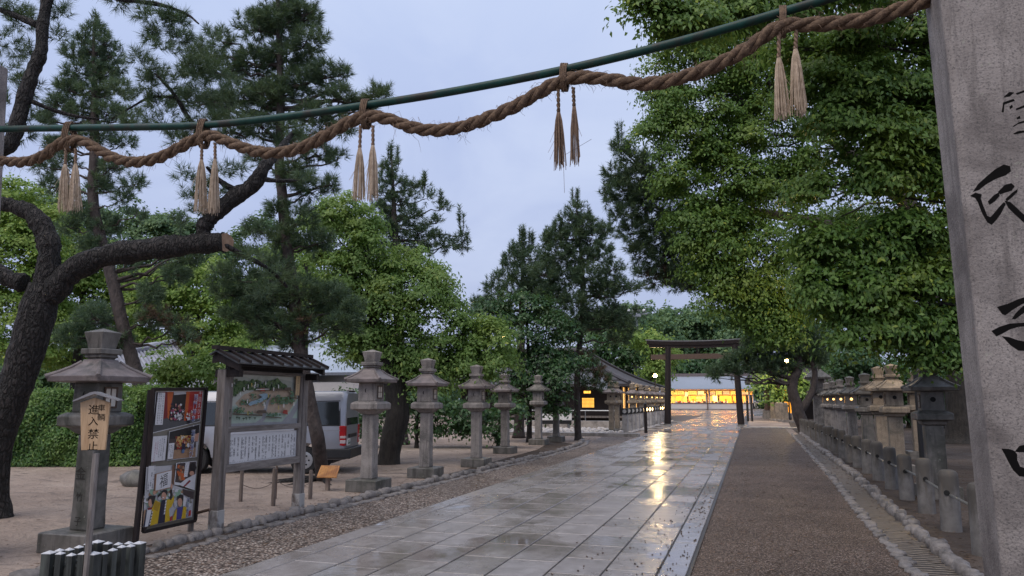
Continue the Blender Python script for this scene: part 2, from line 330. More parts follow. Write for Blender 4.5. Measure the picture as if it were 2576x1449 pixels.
# wet stone slabs
def wetmat():
    m, nt, p, out = newmat('wet_slab'); v = coords(nt); geo = nt.nodes.new('ShaderNodeNewGeometry')
    isl = geo.outputs['Random Per Island']
    a = noise(nt, v, 5, 6, 0.7, 0.3); col = ramp(nt, a, [(0.3, (0.185,0.168,0.162)), (0.55, (0.275,0.255,0.25)), (0.75, (0.35,0.33,0.328))])
    col = mixc(nt, col, ramp(nt, isl, [(0.0, (0.72,0.70,0.66)), (0.5, (1,0.98,0.95)), (0.8, (0.93,0.93,0.95)), (1.0, (1.12,1.1,1.1))]), 0.5, 'MULTIPLY')
    moss = noise(nt, v, 1.4, 6, 0.7, 0.8); col = mixc(nt, col, (0.115,0.104,0.092), ramp(nt, moss, [(0.56, 0.0), (0.72, 0.55)]))
    g = noise(nt, v, 130, 2, 0.6); col = mixc(nt, col, ramp(nt, g, [(0.35, 0.7), (0.65, 1.2)]), 0.6, 'MULTIPLY')
    pud = ramp(nt, noise(nt, v, 0.75, 4, 0.55, 0.4, (1, 0.7, 1)), [(0.58, 0.0), (0.68, 0.9)])
    inv = nt.nodes.new('ShaderNodeMath'); inv.operation = 'SUBTRACT'; inv.inputs[0].default_value = 1.0; nt.links.new(pud, inv.inputs[1])
    nt.links.new(mixc(nt, col, (0.70, 0.68, 0.66), mixc(nt, (0,0,0), (1,1,1), pud), 'MULTIPLY'), p.inputs['Base Color'])
    wv = noise(nt, v, 0.55, 4, 0.55, 0.5, (1, 0.6, 1))
    ad = nt.nodes.new('ShaderNodeMath'); ad.operation = 'MULTIPLY_ADD'; ad.inputs[1].default_value = 0.25; nt.links.new(isl, ad.inputs[0]); nt.links.new(wv, ad.inputs[2])
    fine = noise(nt, v, 9, 5, 0.7); ad2 = nt.nodes.new('ShaderNodeMath'); ad2.operation = 'MULTIPLY_ADD'; ad2.inputs[1].default_value = 0.22; nt.links.new(fine, ad2.inputs[0]); nt.links.new(ad.outputs[0], ad2.inputs[2])
    rgh = ramp(nt, ad2.outputs[0], [(0.54, 0.06), (0.66, 0.16), (0.86, 0.33)]); rm = nt.nodes.new('ShaderNodeMath'); rm.operation = 'MULTIPLY_ADD'; rm.inputs[2].default_value = 0.015; nt.links.new(rgh, rm.inputs[0]); nt.links.new(inv.outputs[0], rm.inputs[1]); nt.links.new(rm.outputs[0], p.inputs['Roughness'])
    bs = ramp(nt, ad2.outputs[0], [(0.58, 0.0), (0.72, 1.0)])
    b = nt.nodes.new('ShaderNodeBump'); b.inputs['Distance'].default_value = 0.004; nt.links.new(noise(nt, v, 70, 4, 0.7), b.inputs['Height'])
    ms = nt.nodes.new('ShaderNodeMath'); ms.operation = 'MULTIPLY'; ms.inputs[1].default_value = 0.4; mb_ = nt.nodes.new('ShaderNodeMath'); mb_.operation = 'MULTIPLY'; nt.links.new(bs, mb_.inputs[0]); nt.links.new(inv.outputs[0], mb_.inputs[1]); nt.links.new(mb_.outputs[0], ms.inputs[0]); nt.links.new(ms.outputs[0], b.inputs['Strength'])
    hm = nt.nodes.new('ShaderNodeMath'); hm.operation = 'MULTIPLY'; nt.links.new(noise(nt, v, 5, 4, 0.6, 0, (1, 2.6, 1)), hm.inputs[0]); nt.links.new(inv.outputs[0], hm.inputs[1])
    nt.links.new(bump(nt, hm.outputs[0], 0.11, 0.03, b.outputs['Normal']), p.inputs['Normal'])
    p.inputs['Specular IOR Level'].default_value = 0.55; return m
WET = wetmat(); JOINT = surf('dark_joint', (0.03,0.027,0.024), (0.06,0.052,0.046), 20, 0.4, 0.3, 60)
xs = [-4.96, -4.66, -4.12, -3.60, -3.06, -2.52, -1.98, -1.46, -0.95, -0.67]
mb = MB()
for c in range(len(xs) - 1):
    y = -5.0 + random.uniform(0, 0.8); narrow = c in (0, len(xs) - 2)
    while y < 48.6:
        L = random.uniform(1.5, 1.9) if narrow else random.choice((0.66, 0.74, 0.82, 0.74))
        g = 0.010; x0, x1, y0, y1 = xs[c] + g, xs[c+1] - g, y + g, min(y + L, 48.6) - g
        z = 0.034 + random.uniform(-0.0015, 0.0015); tx, ty = random.gauss(0, 0.0014), random.gauss(0, 0.0012)
        def zz(a, b): return z + tx * (a - (x0+x1)/2) + ty * (b - (y0+y1)/2)
        e = 0.006
        vs = [(x0,y0,0.0),(x1,y0,0.0),(x1,y1,0.0),(x0,y1,0.0)] + [(a,b,zz(a,b)-0.005) for a,b in ((x0,y0),(x1,y0),(x1,y1),(x0,y1))] + [(a,b,zz(a,b)) for a,b in ((x0+e,y0+e),(x1-e,y0+e),(x1-e,y1-e),(x0+e,y1-e))]
        mb.add(vs, [(8,9,10,11)] + [(i,(i+1)%4,(i+1)%4+4,i+4) for i in range(4)] + [(i+4,(i+1)%4+4,(i+1)%4+8,i+8) for i in range(4)])
        y += L
kind(mb.build('path', WET), 'structure')
sheet('path_bed', [(-4.99,-5),(-0.64,-5),(-0.64,48.6),(-4.99,48.6)], 0.02, JOINT)
# paving beyond the gate: a six-sided platform, then a narrower walk and a forecourt
mb = MB()
def paved(poly, step=1.0, z=0.032):
    x0, x1 = min(p[0] for p in poly), max(p[0] for p in poly); y0, y1 = min(p[1] for p in poly), max(p[1] for p in poly)
    y = y0
    while y < y1 - 1e-6:
        ya, yb = y + 0.012, min(y + step, y1) - 0.012; ym = (ya + yb) / 2
        xsn = []
        for i in range(len(poly)):
            (ax, ay), (bx, by) = poly[i], poly[(i+1) % len(poly)]
            if (ay - ym) * (by - ym) < 0: xsn.append((ax + (bx - ax) * (ym - ay) / (by - ay), (bx - ax) / (by - ay)))
        xsn.sort()
        if len(xsn) >= 2:
            (l, sl), (r, sr) = xsn[0], xsn[-1]; xx = l; first = True
            while xx < r - 0.05:
                nx = min(xx + random.uniform(0.5, 0.9), r); last = nx >= r
                a0 = xx + (sl * (ya - ym) if first else 0.01); a1 = xx + (sl * (yb - ym) if first else 0.01)
                b0 = nx + (sr * (ya - ym) if last else -0.01); b1 = nx + (sr * (yb - ym) if last else -0.01)
                dz = random.uniform(-0.002, 0.002); tl = random.gauss(0, 0.002)
                mb.poly([(a0, ya, z + dz), (b0, ya, z + dz + tl * 0.5), (b1, yb, z + dz + tl), (a1, yb, z + dz)])
                xx = nx; first = False
        y += step
paved([(-5.0,48.6),(-0.6,48.6),(-0.3,50.5),(-0.15,52.2),(-0.6,55.5),(-1.0,62),(-5.0,62),(-5.3,57),(-5.6,52.5)])
paved([(-5.1,62),(-0.9,62),(-0.6,84),(-5.0,84)], 1.3); paved([(-9.5,84),(2.5,84),(2.5,100),(-9.5,100)], 1.6); paved([(-16,100),(6,100),(6,127.5),(-16,127.5)], 1.8)
kind(mb.build('forecourt', WET), 'structure')
sheet('forecourt_bed', [(-5.4,48.61),(-0.3,48.61),(-0.3,84),(5.8,100),(5.8,127),(-15.8,127),(-9,84)], 0.02, JOINT)
# raised pale kerbs that cross the walk
KERB = surf('kerb_stone', (0.26,0.24,0.23), (0.40,0.38,0.36), 5, 0.4, 0.3, 60, stain=(0.12,0.11,0.10))
kind(MB().box(-0.55,3.6,47.8,48.5,0.0,0.07).build('kerb', KERB, bevel=0.01), 'structure')
kind(MB().box(-15.5,-5.05,35.0,35.55,0.0,0.16).build('kerb', KERB, bevel=0.01), 'structure')
kind(MB().box(-14.5,2.6,127.6,129.6,0.0,0.16).build('kerb', KERB), 'structure')
for yk in (41.5, 44.6, 48.0, 53.5, 57.0):
    kind(MB().box(-6.1,-5.02,yk,yk+0.4,0.0,0.09).build('kerb', KERB, bevel=0.01), 'structure')
# stone-lined gutters
COBB = surf('river_stone', (0.08,0.072,0.068), (0.19,0.172,0.165), 9, 0.5, 0.7, 30, c3=(0.14,0.122,0.112), stain=(0.045,0.04,0.037), dist=0.02)
def stone_row(pts, size, hgt, name):
    mb = MB(); pts = [Vector((x, y, 0)) for x, y in pts]
    seg = 0; 
    for a, b in zip(pts, pts[1:]):
        L = (b - a).length; t = 0.0
        while t < L:
            s = size * random.uniform(0.5, 1.55); p = a.lerp(b, min(1, (t + s / 2) / L)); k0 = len(mb.v); rx, ry, rz = size * random.uniform(.38,.62), s * 0.55, hgt * random.uniform(.55,1.05)
            mb.ico((0, 0, 0), (rx, ry, rz), 0, 2, 0.0); ph = [random.uniform(0, 6) for _ in range(4)]; rot = random.uniform(-.35, .35); c_, s_ = math.cos(rot), math.sin(rot); zc = hgt * random.uniform(-.05, .3); ox = random.uniform(-.03, .03)
            for q in range(k0, len(mb.v)):
                x, y, z = mb.v[q]; k = 1 + .13 * math.sin(x / rx * 2.1 + ph[0]) * math.cos(y / ry * 2.3 + ph[1]) + .09 * math.sin(z / rz * 3 + ph[2] + x / rx * 2) + random.uniform(-.03, .03); z = min(z, rz * .62)
                x, y, z = x * k, y * k, z * k; mb.v[q] = (p.x + ox + x * c_ - y * s_, p.y + x * s_ + y * c_, zc + z)
            t += s * 0.98
    return kind(mb.build(name, COBB, smooth=True), 'structure')
stone_row([(-6.62,-2),(-6.55,9),(-6.36,16),(-6.12,24),(-6.3,28),(-6.85,31.2),(-7.3,32)], 0.17, 0.145, 'gutter_edging')
stone_row([(-6.36,-2),(-6.3,9),(-6.14,16),(-5.92,24),(-6.1,28.2),(-6.6,31.0)], 0.18, 0.055, 'gutter_edging')
stone_row([(1.45,0),(1.46,9),(1.5,13),(1.62,18),(1.72,28),(1.86,40)], 0.14, 0.06, 'gutter_edging')
stone_row([(1.93,0),(1.93,9),(1.98,13),(2.12,18),(2.2,28),(2.28,40)], 0.165, 0.16, 'gutter_edging')
def brickfloor():
    m, nt, p, out = newmat('gutter_tile'); v = coords(nt)
    wv = nt.nodes.new('ShaderNodeTexWave'); wv.bands_direction = 'Y'; wv.inputs['Scale'].default_value = 2.9; wv.inputs['Distortion'].default_value = 4.5; wv.inputs['Detail'].default_value = 3
    nt.links.new(v, wv.inputs['Vector'])
    col = ramp(nt, wv.outputs['Fac'], [(0.0, (0.025,0.02,0.017)), (0.35, (0.075,0.06,0.05)), (1.0, (0.19,0.155,0.125))]); nt.links.new(col, p.inputs['Base Color'])
    nt.links.new(bump(nt, wv.outputs['Fac'], 0.9, 0.05), p.inputs['Normal']); p.inputs['Roughness'].default_value = 0.45; return m
sheet('gutter_floor', [(1.46,0),(1.93,0),(1.93,9),(2.12,18),(2.28,40),(1.86,40),(1.62,18),(1.46,9)], 0.009, brickfloor())
sheet('gutter_floor', [(-6.6,-2),(-6.36,-2),(-6.3,9),(-6.14,16),(-5.92,24),(-6.12,24),(-6.36,16),(-6.55,9)], 0.009, SOIL)
sheet('soil_edge', [(-7.0,-2),(-6.6,-2),(-6.5,9),(-6.3,17),(-6.05,25),(-6.5,28.5),(-8.0,30.5),(-7.1,25),(-6.75,16),(-6.85,9)], 0.006, SOIL)
# loose gravel kicked over the right edge of the slabs, and cobbles in the bed by the far lanterns
mb = MB()
for i in range(360):
    y = 5.5 + 10 * random.random() ** 1.6; x = -0.70 - abs(random.gauss(0, 0.55)) * (1 if y < 11 else 0.5); r = random.uniform(0.006, 0.014)
    mb.ico((x, y, 0.036 + r * 0.4), (r, r * random.uniform(.7,1.3), r * 0.7), 0, 1, 0.15)
kind(mb.build('loose_gravel', GRAV_R), 'stuff')
mb = MB()
for i in range(260):
    y = random.uniform(10, 24); x = random.uniform(-4.9, -3.9) ; r = random.uniform(0.005, 0.011)
    mb.ico((x, y, 0.036 + r * 0.4), (r * 1.4, r, r * 0.5), 0, 1, 0.15)
kind(mb.build('loose_gravel', COBB), 'stuff')
LIT_ = surf('leaf_litter', (0.05,0.028,0.016), (0.16,0.10,0.06), 30, 0.8, 0, 10)
mb = MB()
for i in range(5200):
    y = random.uniform(4, 34); x = random.choice((random.uniform(-14, -6.9), random.gauss(-6.8, .25), random.uniform(1.9, 6), random.gauss(2.0, .2), random.gauss(-5.2, .5), random.uniform(-.6, 1.4))); a = random.uniform(0, PI); l = random.uniform(.012, .05); w_ = random.uniform(.003, .012)
    if -4.9 < x < -.7: continue
    dx, dy = math.cos(a) * l, math.sin(a) * l; ex, ey = -math.sin(a) * w_, math.cos(a) * w_; z = random.uniform(.008, .016)
    mb.poly([(x - dx, y - dy, z), (x + ex, y + ey, z + .006), (x + dx, y + dy, z), (x - ex, y - ey, z + .002)])
kind(mb.build('fallen_leaves', LIT_), 'stuff')
PALE = surf('pale_cobble', (0.30,0.275,0.26), (0.52,0.49,0.47), 9, 0.5, 0.5, 20)
mb = MB()
for i in range(1500):
    x, y = random.uniform(-15.0,-6.2), random.uniform(35.9,41.5); r = random.uniform(0.06,0.14)
    if x > -6.9 and y > 38.5: continue
    mb.ico((x, y, r * random.uniform(.3,1.0)), (r, r * random.uniform(.8,1.3), r * 0.8), 0, 1, 0.15)
for i in range(500):
    y = random.uniform(38.5, 60); x = random.uniform(-6.35,-5.9); r = random.uniform(0.05,0.11)
    mb.ico((x, y, r * 0.5), (r, r, r * 0.8), 0, 1, 0.15)
kind(mb.build('cobbles', PALE, smooth=True), 'stuff')
# ------------------------------------------------------------------ the two stone pillars, the green pole and the straw rope
def chamf(x0, x1, y0, y1, c): return [(x0+c,y0),(x1-c,y0),(x1,y0+c),(x1,y1-c),(x1-c,y1),(x0+c,y1),(x0,y1-c),(x0,y0+c)]
YP = 5.4
def pillar(name, label, xb, xt, wb, wt, side, ztop, dp):
    # side +1: the given x is the left edge; -1: it is the right edge
    t = thing(name, label, 'stone pillar', ((xb + side * wb / 2), YP + dp / 2, 0)); ox, oy = t.location.x, t.location.y
    vs = []; n = 12
    for k in range(n):
        q = k / (n - 1); z = -0.02 + (ztop + 0.02) * q; w = wb + (wt - wb) * q; x = xb + (xt - xb) * q; c = 0.03
        x0 = x if side > 0 else x - w
        yo = 0
        vs += [(px - ox, py - oy, z) for px, py in chamf(x0, x0 + w, YP + yo, YP + yo + dp, c)]
    fs = []
    for k in range(n - 1):
        for i in range(8): fs.append((k*8+i, k*8+(i+1)%8, k*8+(i+1)%8+8, k*8+i+8))
    top = len(vs); cxm = (xt + side * wt / 2) - ox
    vs.append((cxm, 0, ztop + 0.12)); fs += [((n-1)*8+i, (n-1)*8+(i+1)%8, top) for i in range(8)]
    mb = MB(); mb.add(vs, fs); mb.build('shaft', PILLAR, t, bevel=0.008)
    return t
a, b = onY(2524, 1449, YP), onY(2369, 0, YP); s_ = (b.x - a.x) / (b.z - a.z); xb = a.x - s_ * a.z; xt6 = a.x + s_ * (5.6 - a.z)
RP = pillar('stone_pillar', 'grey granite gate pillar with large black carved characters, beside the gravel walk', xb, xt6, 0.86, 0.84, 1, 5.5, .46)
# carved, black-painted strokes (measured outlines, widened to hold the grooves' depth shading)
CARVE = plain('carved_black', (0.006,0.0055,0.0055), 0.95, spec=0.1)
def Z8(x, y): return (2300 + x * .3087, 447 + y * .3087)
def Z7(x, y): return (2236 + x * .3526, y * .3526)
def Z9(x, y): return (2300 + x * .2946, 1022 + y * .2946)
def grow(pts, d):
    n = len(pts); A = sum(pts[i][0] * pts[(i+1) % n][1] - pts[(i+1) % n][0] * pts[i][1] for i in range(n)); sg = 1 if A > 0 else -1; out = []
    for i in range(n):
        (ax, ay), (bx, by), (cx_, cy_) = pts[i-1], pts[i], pts[(i+1) % n]
        n1 = Vector((by - ay, ax - bx)).normalized(); n2 = Vector((cy_ - by, bx - cx_)).normalized(); m = (n1 + n2); m = m.normalized() if m.length > .2 else n1
        out.append((bx + sg * m.x * d, by + sg * m.y * d))
    return out
big = [(Z7, [(605,1365),(640,1320),(700,1265),(760,1215),(820,1180),(860,1190),(865,1220),(830,1245),(760,1270),(690,1310),(640,1350)]),
 (Z8, [(460,148),(500,128),(545,140),(535,165),(552,220),(590,315),(620,328),(650,300),(690,250),(730,205),(740,215),(700,290),(660,345),(630,378),(600,360),(560,290),(525,200),(500,160)]),
 (Z8, [(690,115),(740,65),(790,50),(812,70),(790,100),(740,115),(700,130)]), (Z8, [(605,195),(650,150),(685,125),(690,145),(650,190),(615,215)]),
 (Z8, [(750,175),(800,130),(838,98),(835,112),(790,157),(755,188)]), (Z8, [(740,190),(780,205),(830,250),(894,310),(970,365),(1040,390),(1030,430),(960,410),(894,357),(820,290),(770,240)]),
 (Z8, [(680,1055),(760,1035),(840,1000),(900,980),(1010,950),(1010,985),(880,1022),(800,1070),(740,1115),(720,1105)]),
 (Z8, [(800,1150),(830,1110),(880,1060),(940,1010),(955,1040),(890,1095),(821,1147)]), (Z8, [(635,1250),(700,1220),(780,1195),(1000,1180),(1000,1200),(850,1208),(780,1228),(720,1262),(670,1287)]),
 (Z8, [(720,1295),(770,1305),(840,1330),(920,1345),(950,1300),(960,1210),(1000,1205),(1000,1330),(950,1410),(850,1402),(790,1362)]),
 (Z9, [(750,365),(800,370),(850,385),(872,412),(872,460),(900,520),(1000,560),(1100,560),(1100,615),(900,592),(850,542),(810,472),(780,412)]), (Z9, [(865,385),(900,345),(940,335),(1000,350),(1000,385),(900,386)])]
thin = [[(815,695),(860,655),(895,660),(860,690)], [(905,665),(1000,630),(1000,648),(915,676)], [(805,800),(815,730),(890,705),(900,720),(825,745),(820,802)], [(905,775),(1000,735),(1000,755),(910,787)],
 [(885,900),(930,870),(1000,850),(1000,866),(920,887),(890,906)], [(885,955),(920,935),(1000,926),(1000,938),(900,959)], [(910,840),(935,825),(940,846),(915,852)], [(860,760),(880,745),(885,765),(865,780)]]
mb = MB()
L0 = RP.location
for fn, pts in big: mb.slab([onY(*fn(x, y), YP - .0005) - L0 for x, y in grow(pts, 7)], (0, 0.006, 0))
for pts in thin: mb.slab([onY(*Z7(x, y), YP - .0005) - L0 for x, y in pts], (0, 0.006, 0))
recalc(mb.build('carved_writing', CARVE, RP))
a, b = onY(6, 540, YP + .75), onY(25, 175, YP + .75); s_ = (b.x - a.x) / (b.z - a.z); xl = a.x - s_ * a.z; xlt = b.x
pillar('stone_pillar', 'stone gate pillar at the far end of the green pole, stained dark at its top', xl, xlt, 0.8, 0.70, -1, b.z, .75)

YR = 5.72
def cr(pts, n):
    pts = [Vector(p) for p in pts]; out = []
    q = [pts[0] * 2 - pts[1]] + pts + [pts[-1] * 2 - pts[-2]]
    for i in range(1, len(q) - 2):
        p0, p1, p2, p3 = q[i-1:i+3]
        for k in range(n):
            t = k / n; out.append(0.5 * ((2*p1) + (p2-p0)*t + (2*p0-5*p1+4*p2-p3)*t*t + (3*p1-p0-3*p2+p3)*t**3))
    out.append(pts[-1]); return out
def resample(pts, step):
    out = [pts[0].copy()]; acc = 0
    for a, b in zip(pts, pts[1:]):
        L = (b - a).length; t = step - acc
        while t <= L: out.append(a.lerp(b, t / L)); t += step
        acc = L - (t - step)
    return out
pole_px = [(-70,327),(0,325),(175,322),(330,320),(510,315),(700,296),(920,265),(1150,228),(1420,175),(1700,107),(1970,30),(2100,-8),(2250,-52),(2420,-106)]
pp = cr([onY(x, y, YR) for x, y in pole_px], 4)
t = thing('green_pole', 'long thin green painted pole running between the two stone pillars above the rope', 'pole', pp[20])
mb = MB(); mb.tube([p - t.location for p in pp], 0.036, 14); mb.build('tube', PIPE, t, smooth=60)
rope_px = [(-60,400),(0,405),(60,408),(110,392),(150,362),(195,352),(235,370),(280,395),(330,408),(390,400),(450,372),(500,347),(532,342),(580,360),(640,380),(700,384),(760,371),(830,336),(880,307),(925,293),(980,300),(1030,319),(1090,328),(1160,320),(1230,296),(1300,265),(1360,230),(1420,201),(1470,195),(1540,202),(1600,211),(1660,208),(1730,190),(1800,164),(1870,128),(1930,86),(1970,66),(2030,62),(2100,58),(2180,48),(2260,26),(2345,-4),(2400,-25)]
rp = resample(cr([onY(x, y, YR - .02) for x, y in rope_px], 10), 0.016)
t = ROPE_T = thing('straw_rope', 'thick twisted brown straw rope slung in waves under the green pole', 'rope', rp[len(rp)//2]); L0 = Vector(t.location)
frames = []
nrm = Vector((0, 1, 0))
for i, p in enumerate(rp):
    tg = (rp[min(i+1, len(rp)-1)] - rp[max(i-1, 0)]).normalized(); nrm = (nrm - tg * nrm.dot(tg)).normalized(); frames.append((p, tg, nrm.copy(), tg.cross(nrm)))
def rope_pt(i, ang, r):
    p, tg, n1, b1 = frames[i]; return p + n1 * (r * math.cos(ang)) + b1 * (r * math.sin(ang))
PITCH_R = 0.43
for s in range(3):
    pts = []; rad = []
    for i in range(len(frames)):
        pts.append(rope_pt(i, -2 * PI * (i * 0.016 / PITCH_R) + s * 2 * PI / 3, 0.0285) - L0); rad.append(0.0305 * (1 + 0.09 * math.sin(i * 0.31 + s) + random.uniform(-.05, .05)))
    mb = MB(); mb.tube(pts, rad, 9, wob=0.08); mb.build('strand', ROPE, t, smooth=True)
mb = MB()
for k in range(900):
    i = random.randrange(4, len(frames) - 12); a0 = random.uniform(0, 2 * PI); p, tg, n1, b1 = frames[i]
    out = n1 * math.cos(a0) + b1 * math.sin(a0); L = abs(random.gauss(0, 0.05)) + 0.02
    if random.random() < 0.1: L *= 2.0
    q0 = p + out * 0.055; q1 = q0 + (out * 0.6 + tg * random.uniform(-1, 1.0)).normalized() * L * 0.5; q2 = q1 + (out * 0.3 + tg * random.uniform(-1, 1) + Vector((0, 0, -0.7))).normalized() * L * 0.5
    mb.tube([q0 - L0, q1 - L0, q2 - L0], [0.0017, 0.0014, 0.0007], 3, caps=False)
mb.build('stray_fibre', STRAW_D, t)
ties = [(175, 322, 358), (512, 315, 350), (920, 265, 300), (1420, 175, 205), (1969, 30, 70)]
for (x, yt, yb) in ties:
    mb = MB()
    for k in range(4):
        ox = (k - 1.5) * 4.6; top = onY(x + ox, yt - 15, YR); bot = onY(x + ox * 0.8, yb + 24, YR)
        mid = (top + bot) / 2; hz = (top.z - bot.z) / 2; loop = []
        for j in range(17):
            a = 2 * PI * j / 16; loop.append(mid + Vector((0, math.cos(a) * 0.062 * (1 - 0.28 * max(0, math.sin(a))), math.sin(a) * hz)) + (top - bot).normalized() * 0 + Vector(((top.x - bot.x) / 2 * math.sin(a), 0, 0)) - L0)
        mb.tube(loop, 0.0085, 6, wob=0.15)
    for k in range(10):
        q = onY(x + random.uniform(-14, 14), yb + random.uniform(-20, 26), YR - .06); mb.tube([q - L0, q + Vector((random.uniform(-.03,.03), -.01, random.uniform(-.07,.02))) - L0], 0.002, 3)
    mb.build('lashing', ROPE, t, smooth=True)
def tassel(label, x0, y0, x1, y1, x2, y2, wpx, m, group='straw tassels hanging from the rope', stray=False, n=70):
    a, b, c = (onY(x, y, YR - .03) for x, y in ((x0, y0), (x1, y1), (x2, y2)))
    t = thing('straw_tassel', label, 'tassel', a, 0, group); L = Vector(a); mb = MB()
    kk = 22
    for s in range(2):
        pts = []
        for i in range(kk + 1):
            q = i / kk; ang = q * 14 + s * PI; pts.append(a.lerp(b, q) + Vector((math.cos(ang), math.sin(ang), 0)) * 0.0075 - L)
        mb.tube(pts, 0.0095, 6, wob=0.1)
    mb.build('cord', ROPE if m is STRAW_D else STRAW_D, t, smooth=True)
    w = wpx * (c - EYE).dot(HD) / F / 2; mb = MB(); Lz = b.z - c.z
    for k in range(n):
        an, rr = random.uniform(0, 2 * PI), math.sqrt(random.random()); d = Vector((math.cos(an), math.sin(an), 0))
        le = random.uniform(0.86, 1.04); p0 = b + d * 0.012 * rr; pm = b.lerp(c, 0.4 * le) + d * w * 0.72 * rr + Vector((random.uniform(-.004,.004), 0, 0)); p2 = b.lerp(c, le) + d * w * rr * random.uniform(.85, 1.2)
        p1 = b.lerp(c, 0.16 * le) + d * w * 0.5 * rr
        mb.tube([p0 - L, p1 - L, pm - L, p2 - L], [0.0035, 0.0032, 0.003, 0.0024], 4, caps=True)
    for k in range(5):
        an = random.uniform(0, 2 * PI); p0 = b - Vector((0, 0, Lz * random.uniform(0.05, 0.5))); mb.tube([p0 - L, p0 + Vector((math.cos(an) * w * 1.6, math.sin(an) * w, -Lz * 0.35)) - L], 0.0016, 3)
    if stray:
        p0 = onY(1418, 425, YR - .03); mb.tube([b - L, p0 - L, onY(1420, 485, YR - .03) - L], 0.0018, 3)
        mb.tube([onY(1420, 390, YR - .05) - L, onY(1488, 350, YR - .08) - L], 0.0018, 3)
    mb.build('fringe', m, t)
nm = ['first tie, beside the far left pillar', 'second tie from the far left pillar', 'middle tie of the rope', 'fourth tie, in front of open sky', 'last tie, before the leafy tree']
tas = [((166,372,164,414,163,533,34),(190,374,190,412,188,530,32)), ((508,360,507,402,504,534,36),(541,360,541,400,536,536,30)), ((907,316,905,372,902,503,36),(938,316,938,366,936,502,34)),
       ((1404,224,1405,283,1408,424,36),(1442,220,1444,268,1446,414,28)), ((1960,76,1959,146,1967,297,40),(2003,74,2001,124,2010,286,40))]
for i, (A, B) in enumerate(tas):
    mt = STRAW_D if i == 3 else STRAW  # fourth pair: backlit shade is put into the straw colour
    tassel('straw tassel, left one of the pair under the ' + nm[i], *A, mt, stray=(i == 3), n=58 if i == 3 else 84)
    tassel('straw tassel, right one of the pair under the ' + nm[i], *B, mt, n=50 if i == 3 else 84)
# ------------------------------------------------------------------ text glyph outlines from Blender's own built-in font
_gl = {}
def glyph(ch):
    if ch not in _gl:
        c = bpy.data.curves.new('glyph', 'FONT'); c.body = ch; c.resolution_u = 3; o = bpy.data.objects.new('glyph', c); COL.objects.link(o)
        dg = bpy.context.evaluated_depsgraph_get(); me = bpy.data.meshes.new_from_object(o.evaluated_get(dg))
        vs = [v.co.copy() for v in me.vertices]; fs = [tuple(p.vertices) for p in me.polygons]
        if vs:
            x0, x1 = min(v.x for v in vs), max(v.x for v in vs); y0, y1 = min(v.y for v in vs), max(v.y for v in vs)
            cxx, cyy = (x0 + x1) / 2, (y0 + y1) / 2; s = max(x1 - x0, y1 - y0) or 1
            vs = [((v.x - cxx) / s, (v.y - cyy) / s) for v in vs]
        _gl[ch] = (vs, fs); bpy.data.objects.remove(o); bpy.data.curves.remove(c); bpy.data.meshes.remove(me)
    return _gl[ch]
def put(mb, ch, c, ux, uy, size, mi=0):
    # one character centred at c with axes ux (right) and uy (up)
    vs, fs = glyph(ch)
    if vs: mb.add([c + ux * (x * size) + uy * (y * size) for x, y in vs], fs, mi)
